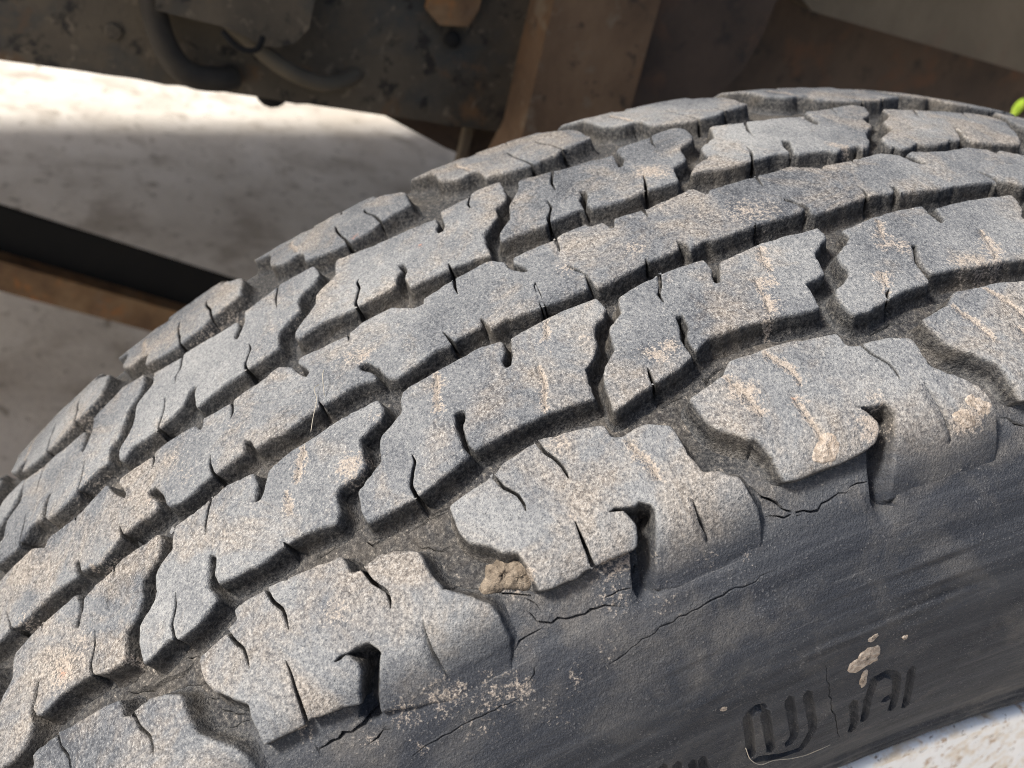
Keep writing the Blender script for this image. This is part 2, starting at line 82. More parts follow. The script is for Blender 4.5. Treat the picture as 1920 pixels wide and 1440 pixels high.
MUD = [[74.5, -432.2, 1.3, 1.0], [76.1, -431.3, 1.2, 1], [69.1, -431.2, 0.9, 0.9], [64.9, -430.0, 1.6, 0.8], [74.0, -401.3, 3.4, 0.9], [72.3, -406.5, 1.8, 0.7], [78.0, -346.3, 2.6, 1], [77.4, -337.0, 1.1, 0.9], [78.3, -353.6, 2.2, 0.9], [58.7, -453.3, 3.1, 0.9], [55.3, -454.0, 0.7, 0.9], [63.2, -454.2, 1.5, 0.9], [55.8, -423.8, 1.6, 0.7], [58.7, -422.5, 1.2, 0.9], [68.8, -392.0, 2.1, 0.6], [43.8, -483.8, 1.8, 0.95], [43.1, -474.5, 2.2, 0.8], [42.2, -488.1, 2.0, 0.7], [29.6, -392.6, 1.8, 0.9], [35.8, -399.6, 2.1, 0.9], [41.5, -407.6, 2.5, 0.8], [45.1, -415.4, 1.2, 0.8], [26.4, -387.3, 1.8, 0.8], [34.3, -317.9, 2.0, 0.8], [35.5, -307.1, 2.2, 0.8], [37.4, -307.2, 1.5, 0.7], [41.7, -253.7, 2.9, 0.8], [45.8, -259.6, 2.3, 0.7], [43.7, -282.2, 2.8, 0.7], [44.7, -270.9, 2.8, 0.8], [43.0, -335.7, 2.5, 0.8], [46.6, -341.1, 1.5, 0.7], [30.7, -314.5, 1.5, 0.9], [33.1, -514.5, 1.5, 0.7], [32.8, -536.2, 1.1, 0.6], [12.8, -454.6, 2.9, 0.6], [11.9, -374.2, 5.5, 0.6], [13.0, -360.5, 3.8, 0.5], [11.4, -500.6, 2.5, 0.6], [8.0, -402.5, 3.7, 0.4], [-16.3, -405.4, 3.7, 0.9], [-13.6, -398.9, 3.2, 0.7], [-9.3, -268.7, 1.9, 0.9], [-7.0, -264.3, 1.9, 0.8], [9.1, -638.6, 2.5, 0.8], [7.2, -648.9, 3.2, 0.5], [28.3, -693.8, 1.6, 0.9], [31.7, -697.9, 1.4, 0.9], [36.4, -667.8, 3.2, 0.9], [36.2, -662.4, 2.1, 0.8], [37.5, -709.1, 1.6, 0.8], [40.8, -709.5, 1.0, 0.8], [27.6, -644.9, 2.0, 0.5], [29.2, -604.2, 1.0, 0.8], [34.2, -609.1, 1.7, 0.7], [6.5, -644.6, 1.5, 0.6], [-1.9, -538.9, 1.8, 0.5], [29.2, -537.1, 1.3, 0.7], [41.0, -549.3, 0.8, 0.7], [45.6, -555.0, 0.8, 0.7], [53.6, -555.3, 2.6, 0.6], [63.0, -524.2, 1.1, 0.8], [65.9, -520.8, 1.0, 0.7], [81.0, -535.8, 1.0, 0.4], [57.5, -610.6, 1.1, 0.6], [67.7, -567.6, 1.4, 0.7], [79.3, -562.8, 2.1, 0.8], [80.0, -551.6, 1.9, 0.9], [79.1, -743.5, 1.4, 0.8], [78.6, -729.3, 1.7, 0.5], [63.5, -700.0, 2.9, 0.6], [79.7, -751.4, 0.9, 0.7], [39.3, -875.5, 4.0, 0.85], [41.1, -872.9, 1.5, 0.9], [33.5, -887.3, 3.0, 0.5], [38.0, -861.4, 3.8, 0.5], [46.9, -828.9, 1.1, 0.8], [49.6, -824.3, 1.2, 0.7], [5.2, -781.7, 3.3, 0.5], [14.9, -771.0, 2.4, 0.5], [13.6, -800.3, 1.9, 0.6], [19.4, -849.4, 1.1, 0.7], [22.5, -836.5, 2.8, 0.7], [19.7, -912.3, 3.6, 0.5], [85.9, -659.2, 1.6, 0.75], [91.1, -629.7, 2.2, 0.8], [86.1, -669.2, 4.1, 0.62], [89.7, -643.4, 4.1, 0.55], [91.7, -692.2, 1.4, 0.6], [85.4, -690.4, 3.1, 0.6], [97.2, -620.0, 3.7, 0.4], [93.4, -659.2, 4.1, 0.4], [86.2, -714.7, 2.5, 0.5], [88.8, -541.3, 2.9, 0.4], [84.0, -565.9, 4.4, 0.45], [87.3, -492.1, 1.6, 0.5], [85.1, -511.5, 1.7, 0.5], [93.8, -601.9, 2.7, 0.45], [90.8, -581.6, 1.2, 0.5], [92.8, -578.3, 2.2, 0.4], [118.0, -436.4, 1.5, 0.3], [73.8, -609.2, 2.8, 0.95], [71.4, -611.9, 2.0, 0.8], [74.0, -602.0, 1.9, 0.9], [33.6, -732.0, 2.5, 0.3], [19.9, -752.2, 1.5, 0.4], [10.8, -774.1, 4.1, 0.35], [6.8, -731.5, 3.4, 0.35], [-12.1, -814.0, 4.0, 0.4], [-10.0, -858.5, 5.8, 0.4], [0.6, -896.4, 5.6, 0.35], [-46.8, -885.3, 9.4, 0.4], [-41.0, -754.9, 7.3, 0.45], [-55.0, -802.3, 11.0, 0.45], [-45.7, -735.4, 5.6, 0.4], [-71.1, -785.1, 1.6, 0.4], [-18.5, -673.2, 3.0, 0.4], [-19.2, -690.3, 2.2, 0.4], [1.5, -414.3, 3.3, 0.35]]
RUST_SPOTS = [[-21.5, -577.5, 1.3, 1], [-44.7, -617.7, 2.2, 0.7], [40.1, -875.7, 1.4, 0.9], [48.1, -914.1, 0.6, 0.6], [64.2, -432.1, 0.9, 0.8], [33.7, -618.7, 0.5, 0.5]]

# ------------------------------------------------------------------ helpers
def P2(s): return np.array([[float(v) for v in t.split(',')] for t in s.split()])
def tag(o, label=None, cat=None, group=None, kind=None):
    for k, v in (('label', label), ('category', cat), ('group', group), ('kind', kind)):
        if v: o[k] = v
    return o
def link(name, mesh, parent=None, mat=None):
    o = bpy.data.objects.new(name, mesh); COL.objects.link(o)
    if parent: o.parent = parent
    if mat and mesh is not None and not mesh.materials: mesh.materials.append(mat)
    return o
def empty(name, loc):
    o = bpy.data.objects.new(name, None); COL.objects.link(o); o.location = loc; o.empty_display_size = .05
    return o
def mesh_from(name, V, F, smooth=True, attrs=None):
    m = bpy.data.meshes.new(name); m.from_pydata([tuple(v) for v in V], [], [tuple(int(i) for i in f) for f in F])
    m.update()
    if smooth: m.polygons.foreach_set('use_smooth', [True] * len(m.polygons))
    for k, a in (attrs or {}).items():
        a = np.asarray(a, np.float32)
        if a.ndim == 1:
            at = m.attributes.new(k, 'FLOAT', 'POINT'); at.data.foreach_set('value', a)
        else:
            at = m.attributes.new(k, 'FLOAT_VECTOR', 'POINT'); at.data.foreach_set('vector', a.ravel())
    return m
def fbm(x, y, seed, base=1.0, octs=3):
    """cheap value noise in numpy"""
    out = np.zeros_like(x, dtype=float); amp = 1; f = base; tot = 0
    for o in range(octs):
        xi = np.floor(x * f); yi = np.floor(y * f); fx = x * f - xi; fy = y * f - yi
        fx = fx * fx * (3 - 2 * fx); fy = fy * fy * (3 - 2 * fy)
        def h(a, b):
            v = np.sin(a * 127.1 + b * 311.7 + (seed + o) * 74.7) * 43758.5453
            return v - np.floor(v)
        out += amp * (h(xi, yi) * (1 - fx) * (1 - fy) + h(xi + 1, yi) * fx * (1 - fy) + h(xi, yi + 1) * (1 - fx) * fy + h(xi + 1, yi + 1) * fx * fy)
        tot += amp; amp *= .5; f *= 2
    return out / tot - .5

# ------------------------------------------------------------------ node material helpers
class NT:
    def __init__(s, name):
        s.m = bpy.data.materials.new(name); s.m.use_nodes = True; s.t = s.m.node_tree; s.t.nodes.clear()
        s.out = s.n('ShaderNodeOutputMaterial'); s.b = s.n('ShaderNodeBsdfPrincipled'); s.l(s.b.outputs[0], s.out.inputs[0])
    def n(s, t, **k):
        x = s.t.nodes.new(t)
        for a, b in k.items(): setattr(x, a, b)
        return x
    def l(s, a, b): s.t.links.new(a, b)
    def put(s, sock, v):
        if hasattr(v, 'links') or hasattr(v, 'is_output'): s.l(v, sock)
        else: sock.default_value = v
    def math(s, op, a, b=0.0, clamp=False):
        x = s.n('ShaderNodeMath', operation=op, use_clamp=clamp); s.put(x.inputs[0], a); s.put(x.inputs[1], b); return x.outputs[0]
    def noise(s, co, scale, detail=4, rough=.6, dist=0.0):
        x = s.n('ShaderNodeTexNoise'); s.l(co, x.inputs['Vector']); x.inputs['Scale'].default_value = scale
        x.inputs['Detail'].default_value = detail; x.inputs['Roughness'].default_value = rough; x.inputs['Distortion'].default_value = dist
        return x.outputs['Fac']
    def ramp(s, f, stops, interp='LINEAR'):
        x = s.n('ShaderNodeValToRGB'); s.l(f, x.inputs[0]); e = x.color_ramp.elements; x.color_ramp.interpolation = interp
        while len(e) < len(stops): e.new(.5)
        for i, (p, c) in enumerate(stops):
            e[i].position = p; e[i].color = (c, c, c, 1) if isinstance(c, (int, float)) else tuple(c) + (1,)
        return x.outputs[0]
    def mix(s, f, a, b, mode='MIX'):
        x = s.n('ShaderNodeMix', data_type='RGBA', blend_type=mode); s.put(x.inputs[0], f)
        for i, v in ((6, a), (7, b)):
            if isinstance(v, tuple): x.inputs[i].default_value = v + (1,)
            else: s.l(v, x.inputs[i])
        return x.outputs[2]
    def attr(s, name, vec=False):
        x = s.n('ShaderNodeAttribute'); x.attribute_name = name; return x.outputs['Vector' if vec else 'Fac']
    def mapping(s, co, scale=(1, 1, 1), loc=(0, 0, 0)):
        x = s.n('ShaderNodeMapping'); s.l(co, x.inputs[0]); x.inputs['Scale'].default_value = scale; x.inputs['Location'].default_value = loc; return x.outputs[0]
    def bump(s, h, strength, dist, prev=None):
        x = s.n('ShaderNodeBump'); x.inputs['Strength'].default_value = strength; x.inputs['Distance'].default_value = dist; s.l(h, x.inputs['Height'])
        if prev is not None: s.l(prev, x.inputs['Normal'])
        return x.outputs[0]
    def coord(s, k='Object'):
        return s.n('ShaderNodeTexCoord').outputs[k]

def rubber_material():
    k = NT('weathered_rubber')
    oi = k.n('ShaderNodeObjectInfo')
    add = k.n('ShaderNodeVectorMath', operation='ADD'); k.l(k.coord(), add.inputs[0])
    sc = k.n('ShaderNodeVectorMath', operation='SCALE'); sc.inputs[0].default_value = (3.1, 1.7, 2.3); k.l(oi.outputs['Random'], sc.inputs['Scale']); k.l(sc.outputs[0], add.inputs[1])
    co = add.outputs[0]
    prof = k.attr('prof', True)
    dirt = k.attr('dirt'); wall = k.attr('wall'); side = k.attr('side'); rust = k.attr('rust')
    fine = k.noise(co, 2300, 3, .8)
    grain = k.noise(co, 1150, 3, .85)
    mott = k.noise(co, 95, 5, .66)
    film = k.noise(co, 52, 5, .68, .5)
    # worn tread face: bluish to neutral grey, speckled, with pale and dark drifts; no two blocks quite alike
    rnd = oi.outputs['Random']
    big = k.noise(co, 20, 3, .55)
    v = k.math('ADD', k.math('MULTIPLY', grain, .68), k.math('MULTIPLY', mott, .32))
    v = k.math('ADD', v, k.math('MULTIPLY', k.math('SUBTRACT', big, .5), .60))
    v = k.math('ADD', v, k.math('MULTIPLY', k.math('SUBTRACT', rnd, .5), .05))
    top = k.ramp(v, [(.32, (.050, .055, .065)), (.44, (.118, .125, .137)), (.54, (.174, .180, .188)), (.68, (.275, .278, .278))])
    fl = k.math('ADD', film, k.math('MULTIPLY', k.math('SUBTRACT', k.noise(co, 11, 2, .5), .5), .35))
    top = k.mix(k.ramp(fl, [(.46, 0.0), (.64, .78)]), top, k.mix(k.ramp(grain, [(.36, 0.0), (.62, 1.0)]), (.085, .072, .060), (.37, .328, .284)))         # dusty film
    top = k.mix(k.math('MULTIPLY', k.ramp(fine, [(.56, 0.0), (.66, .85)]), k.ramp(film, [(.36, .25), (.62, .85)])), top, (.46, .455, .44))   # pale grit
    top = k.mix(k.math('MULTIPLY', k.ramp(fine, [(.32, .9), (.43, 0.0)]), k.ramp(film, [(.36, .9), (.60, .25)])), top, (.034, .036, .041))  # pits
    # block walls and groove floors: darker rubber, brown dust; extra darkening stands in for groove shade
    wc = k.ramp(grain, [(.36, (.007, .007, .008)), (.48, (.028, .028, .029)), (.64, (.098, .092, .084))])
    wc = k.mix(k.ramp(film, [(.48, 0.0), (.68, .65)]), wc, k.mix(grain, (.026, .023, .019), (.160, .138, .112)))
    # sidewall: blue-black rubber, streaked round the tyre
    st = k.noise(k.mapping(prof, (260, 14, 1)), 1.0, 4, .7)
    sd = k.ramp(st, [(.32, (.015, .018, .025)), (.52, (.029, .033, .042)), (.72, (.058, .063, .073))])
    sd = k.mix(k.ramp(film, [(.50, 0.0), (.72, .6)]), sd, k.mix(grain, (.045, .044, .046), (.19, .18, .165)))
    sd = k.mix(k.ramp(k.noise(k.mapping(prof, (1000, 24, 1), (3, 7, 0)), 1.0, 4, .7), [(.60, 0.0), (.72, .45)]), sd, (.17, .17, .175))      # scuff lines
    sd = k.mix(k.math('MULTIPLY', k.ramp(fine, [(.57, 0.0), (.68, .9)]), k.ramp(mott, [(.44, .1), (.64, .8)])), sd, (.24, .24, .245))
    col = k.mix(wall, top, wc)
    col = k.mix(side, col, sd)
    # dried mud: mask with its own broken edge
    dm = k.math('ADD', dirt, k.math('MULTIPLY', k.math('SUBTRACT', grain, .5), 2.2))
    dm = k.ramp(dm, [(.40, 0.0), (.70, .78)])
    dcol = k.ramp(fine, [(.3, (.17, .135, .108)), (.5, (.335, .283, .236)), (.7, (.50, .445, .39))])
    col = k.mix(dm, col, dcol)
    rm = k.ramp(k.math('ADD', rust, k.math('MULTIPLY', k.math('SUBTRACT', grain, .5), 1.6)), [(.5, 0.0), (.9, .7)])
    col = k.mix(rm, col, (.45, .15, .06))
    k.l(col, k.b.inputs['Base Color'])
    ro = k.ramp(mott, [(.3, .72), (.7, .92)]); k.l(ro, k.b.inputs['Roughness'])
    k.b.inputs['Specular IOR Level'].default_value = .3
    hgt = k.math('ADD', k.math('MULTIPLY', mott, .35), k.math('ADD', k.math('MULTIPLY', grain, .62), k.math('MULTIPLY', fine, .30)))
    k.l(k.bump(hgt, .9, .0008), k.b.inputs['Normal'])
    return k.m

def simple_material(name, stops, scale, rough=.8, metal=0.0, bump=(200, .4, .001), spots=None, detail=6, dist=.3):
    k = NT(name); co = k.coord()
    f = k.noise(co, scale, detail, .65, dist)
    col = k.ramp(f, stops)
    if spots:
        for (s, lo, hi, c) in spots:
            col = k.mix(k.ramp(k.noise(co, s, 5, .65, .3), [(lo, 0.0), (hi, .9)]), col, c)
    k.l(col, k.b.inputs['Base Color']); k.b.inputs['Roughness'].default_value = rough; k.b.inputs['Metallic'].default_value = metal
    k.l(k.bump(k.noise(co, bump[0], 5, .65), bump[1], bump[2]), k.b.inputs['Normal'])
    return k.m

M_RUB = rubber_material()
M_MUDB = simple_material('packed_mud', [(.3, (.075, .058, .042)), (.5, (.175, .14, .105)), (.7, (.29, .24, .185))], 600, .95, bump=(700, .9, .0015))
M_MUD = simple_material('dried_mud', [(.3, (.17, .135, .105)), (.5, (.36, .30, .245)), (.68, (.54, .475, .41))], 900, .95, bump=(900, .9, .0012))
M_GROUND = simple_material('concrete', [(.3, (.48, .43, .37)), (.5, (.62, .57, .50)), (.7, (.70, .65, .585))], 6, .9, bump=(60, .4, .004),
    spots=[(2.2, .50, .66, (.76, .71, .64)), (9, .53, .66, (.40, .35, .29)), (1.1, .55, .7, (.46, .40, .33)), (34, .58, .66, (.30, .26, .21))])
M_RAIL = simple_material('oily_painted_steel', [(.3, (.036, .029, .020)), (.5, (.085, .067, .045)), (.7, (.14, .108, .070))], 9, .75, bump=(160, .5, .001),
    spots=[(13, .52, .66, (.034, .040, .041)), (24, .60, .70, (.14, .075, .032)), (70, .56, .64, (.012, .010, .008)), (120, .58, .66, (.16, .125, .085))])
M_BROWN = simple_material('dusty_brown_steel', [(.3, (.075, .044, .024)), (.5, (.140, .084, .046)), (.7, (.20, .125, .070))], 14, .85,
    spots=[(30, .56, .68, (.16, .085, .038)), (80, .58, .68, (.04, .028, .019)), (46, .60, .70, (.19, .145, .098))])
M_DKBROWN = simple_material('dark_brown_paint', [(.3, (.034, .021, .014)), (.5, (.062, .039, .026)), (.7, (.090, .059, .039))], 12, .8,
    spots=[(40, .56, .66, (.02, .015, .011)), (26, .55, .68, (.10, .048, .024))])  # dark brown is the paint's own colour
M_BEIGE = simple_material('dusty_beige_panel', [(.3, (.085, .066, .043)), (.5, (.125, .098, .065)), (.7, (.165, .130, .088))], 10, .85,
    spots=[(30, .55, .7, (.13, .09, .06))])
M_RUST = simple_material('rusty_steel', [(.3, (.09, .05, .028)), (.5, (.20, .115, .055)), (.7, (.30, .19, .10))], 22, .85,
    spots=[(12, .5, .7, (.24, .19, .14)), (50, .56, .7, (.34, .14, .04))])
M_BLACK = simple_material('black_paint', [(.3, (.004, .004, .004)), (.7, (.009, .008, .007))], 20, .95)
M_HOSE = simple_material('dusty_hose_rubber', [(.3, (.020, .016, .012)), (.7, (.055, .045, .032))], 30, .8)
M_HOSE2 = simple_material('tan_coated_pipe', [(.3, (.075, .06, .04)), (.7, (.13, .105, .07))], 30, .75)
M_GREY = simple_material('grey_steel_box', [(.3, (.034, .031, .024)), (.7, (.066, .058, .044))], 18, .75, spots=[(40, .55, .7, (.10, .065, .04))])
M_WHITE = simple_material('chipped_white_paint', [(.3, (.76, .78, .78)), (.5, (.82, .83, .83)), (.7, (.86, .86, .85))], 40, .45, bump=(300, .3, .0006),
    spots=[(70, .53, .66, (.66, .56, .42)), (60, .56, .68, (.60, .47, .31)), (190, .57, .66, (.36, .22, .11)), (420, .61, .68, (.14, .10, .07))])
M_FIBRE = simple_material('dry_fibre', [(.3, (.30, .27, .22)), (.7, (.42, .38, .31))], 400, .7)

# ------------------------------------------------------------------ setting: ground
gv = [(-150, -150, 0), (150, -150, 0), (150, 150, 0), (-150, 150, 0)]
tag(link('ground', mesh_from('ground', gv, [(0, 1, 2, 3)], False), None, M_GROUND), kind='structure')

# ------------------------------------------------------------------ tyre section profile (metres, axle-centred)
R = .345; XC = .0125; CROWN = 1.794
def make_profile():
    pts = [(t, R - CROWN * t * t) for t in np.linspace(0, .069, 24)]
    t0 = .069; a0 = math.atan(2 * CROWN * t0); rad = .013; a1 = 1.12
    cx = t0 - rad * math.sin(a0); cr = R - CROWN * t0 * t0 - rad * math.cos(a0)
    for a in np.linspace(a0, a1, 9)[1:]: pts.append((cx + rad * math.sin(a), cr + rad * math.cos(a)))
    key = np.array([pts[-3], pts[-1], (.0900, R - .034), (.0940, R - .056), (.0935, R - .078), (.0880, R - .100), (.0832, R - .118), (.0795, R - .130), (.0745, R - .134)])
    for i in range(1, len(key) - 2):
        p0, p1, p2, p3 = key[i - 1:i + 3]
        for t in np.linspace(0, 1, 13)[1:]:
            pts.append(tuple(.5 * ((2 * p1) + (-p0 + p2) * t + (2 * p0 - 5 * p1 + 4 * p2 - p3) * t * t + (-p0 + 3 * p1 - 3 * p2 + p3) * t ** 3)))
    return np.array(pts)
HP = make_profile()
HL = np.r_[0, np.cumsum(np.hypot(*np.diff(HP, axis=0).T))]
UMAX = HL[-1]
_U = np.linspace(0, UMAX, 1500); _X = np.interp(_U, HL, HP[:, 0]); _Rr = np.interp(_U, HL, HP[:, 1])
_tx = np.gradient(_X); _tr = np.gradient(_Rr); _ln = np.hypot(_tx, _tr)
_nx = np.convolve(np.pad(-_tr / _ln, 12, 'edge'), np.ones(25) / 25, 'valid'); _nr = np.convolve(np.pad(_tx / _ln, 12, 'edge'), np.ones(25) / 25, 'valid')
_nx[0:13] *= np.linspace(0, 1, 13)
def surf(u, v, h):
    """u across (m), v along the crown arc (m), h above the tread surface (m) -> axle-centred xyz"""
    a = np.abs(u); s = np.where(u < 0, -1., 1.)
    x = np.interp(a, _U, _X); r = np.interp(a, _U, _Rr); nx = np.interp(a, _U, -_nx * -1); nr = np.interp(a, _U, _nr)
    X = s * (x + nx * h); rr = r + nr * h; th = v / R
    return np.stack([X, rr * np.sin(th), rr * np.cos(th)], -1)
def depth(u):
    a = np.abs(u); t = np.clip((.091 - a) / .024, 0, 1); return .0052 * t * t * (3 - 2 * t)

SLOTS = [np.array([[float(a), float(c_) * .345] for a, c_ in (p.split(',') for p in s.split())]) for s in SLOT_LINES]
def well(u, v):
    """extra depth (m) of the notches that run out over the near shoulder"""
    out = np.zeros_like(u)
    for s in SLOTS:
        d = seg_dist(u * 1e3, v * 1e3, s, False)
        out = np.maximum(out, .0040 * np.clip((2.5 - d) / .7, 0, 1) * np.clip((.0925 - u) / .006, 0, 1) * np.clip((u - .060) / .012, 0, 1))
    return out
MUDA = np.array(MUD); RUSA = np.array(RUST_SPOTS)
def spot_mask(u, v, spots, wob=0):
    out = np.zeros_like(u)
    for (mu, mt, mr, ms) in spots:
        d = np.hypot(u * 1e3 - mu, v * 1e3 - mt * .345)
        k = d < mr * 2.2
        if k.any():
            t = np.clip(1 - d[k] / (mr * 1.5), 0, 1)
            out[k] = np.maximum(out[k], ms * t ** .7)
    return out

def in_poly(px, py, poly):
    x0 = poly[:, 0]; y0 = poly[:, 1]; x1 = np.roll(x0, -1); y1 = np.roll(y0, -1)
    c = np.zeros(px.shape, bool)
    for a, b, p, q in zip(x0, y0, x1, y1):
        if b == q: continue
        k = ((b > py) != (q > py)) & (px < (p - a) * (py - b) / (q - b) + a)
        c ^= k
    return c
def seg_dist(px, py, poly, closed=True):
    d = np.full(px.shape, 1e9); n = len(poly)
    for i in range(n if closed else n - 1):
        a = poly[i]; b = poly[(i + 1) % n]; e = b - a; L = e @ e + 1e-12
        t = np.clip(((px - a[0]) * e[0] + (py - a[1]) * e[1]) / L, 0, 1)
        d = np.minimum(d, np.hypot(px - a[0] - t * e[0], py - a[1] - t * e[1]))
    return d
def area(p): return .5 * np.sum(p[:, 0] * np.roll(p[:, 1], -1) - np.roll(p[:, 0], -1) * p[:, 1])
def to_mm(a):      # (u mm, t mrad) -> (u mm, v mm)
    a = a.copy(); a[:, 1] *= .345; return a

def add_slit(poly, flag, sl, width):
    """cut a sipe, running in from the outline, into the polygon"""
    q0 = sl[0]; n = len(poly); best = None
    for i in range(n):
        if flag[i] and flag[(i + 1) % n]: continue
        a = poly[i]; b = poly[(i + 1) % n]; e = b - a; L = e @ e + 1e-12; t = min(max(((q0 - a) @ e) / L, .02), .98)
        p = a + t * e; d = np.hypot(*(p - q0))
        if best is None or d < best[0]: best = (d, i, p, e / math.sqrt(L))
    d, i, p, e = best
    if d > 6: return poly, flag
    pts = [p] + [s for s in sl[1:]]
    if len(pts) < 2: return poly, flag
    pts = np.array(pts); A = []; B = []
    nn = len(pts)
    for j in range(nn - 1):
        dr = pts[min(j + 1, nn - 1)] - pts[max(j - 1, 0)]; dr /= np.hypot(*dr) + 1e-9
        nm = np.array([-dr[1], dr[0]]);
        if j == 0: nm = e * width * .5 if nm @ e > 0 else -e * width * .5
        else: nm = nm * width * .5 * (1 - .45 * j / (nn - 1))
        if nm @ e < 0 and j == 0: nm = -nm
        s0 = 1
        if j > 0 and ((pts[j] + nm - pts[j]) @ prev) < 0: nm = -nm
        prev = nm
        A.append(pts[j] - nm); B.append(pts[j] + nm)
    ins = A + [pts[-1]] + B[::-1]
    poly = np.vstack([poly[:i + 1], np.array(ins), poly[i + 1:]])
    flag = np.concatenate([flag[:i + 1], np.ones(len(ins), bool), flag[i + 1:]])
    return poly, flag

def smooth_outline(poly, flag, step=.75, cut=.2):
    # clip corners (short cut), then resample long edges
    P = []; Fg = []
    n = len(poly)
    for i in range(n):
        a = poly[i - 1]; b = poly[i]; c = poly[(i + 1) % n]
        la = np.hypot(*(a - b)); lc = np.hypot(*(c - b))
        if flag[i] and min(la, lc) < .8:
            P.append(b); Fg.append(True); continue
        ca = min(cut * la, .6); cc = min(cut * lc, .6)
        p = b + (a - b) / (la + 1e-9) * ca; q = b + (c - b) / (lc + 1e-9) * cc
        P += [p, .25 * p + .5 * b + .25 * q, q]; Fg += [flag[i]] * 3
    P = np.array(P); Fg = np.array(Fg)
    O = []; G = []
    n = len(P)
    for i in range(n):
        a = P[i]; b = P[(i + 1) % n]; L = np.hypot(*(b - a))
        if L < .05: continue
        k = max(1, int(L / step))
        for j in range(k):
            O.append(a + (b - a) * j / k); G.append(Fg[i] and Fg[(i + 1) % n] if j else Fg[i])
    return np.array(O), np.array(G)

def normals2d(p):
    e = np.roll(p, -1, 0) - p; e /= np.hypot(e[:, 0], e[:, 1])[:, None] + 1e-9
    m = e + np.roll(e, 1, 0); L = np.hypot(m[:, 0], m[:, 1]); m /= L[:, None] + 1e-9
    return np.stack([m[:, 1], -m[:, 0]], 1)      # outward for CCW

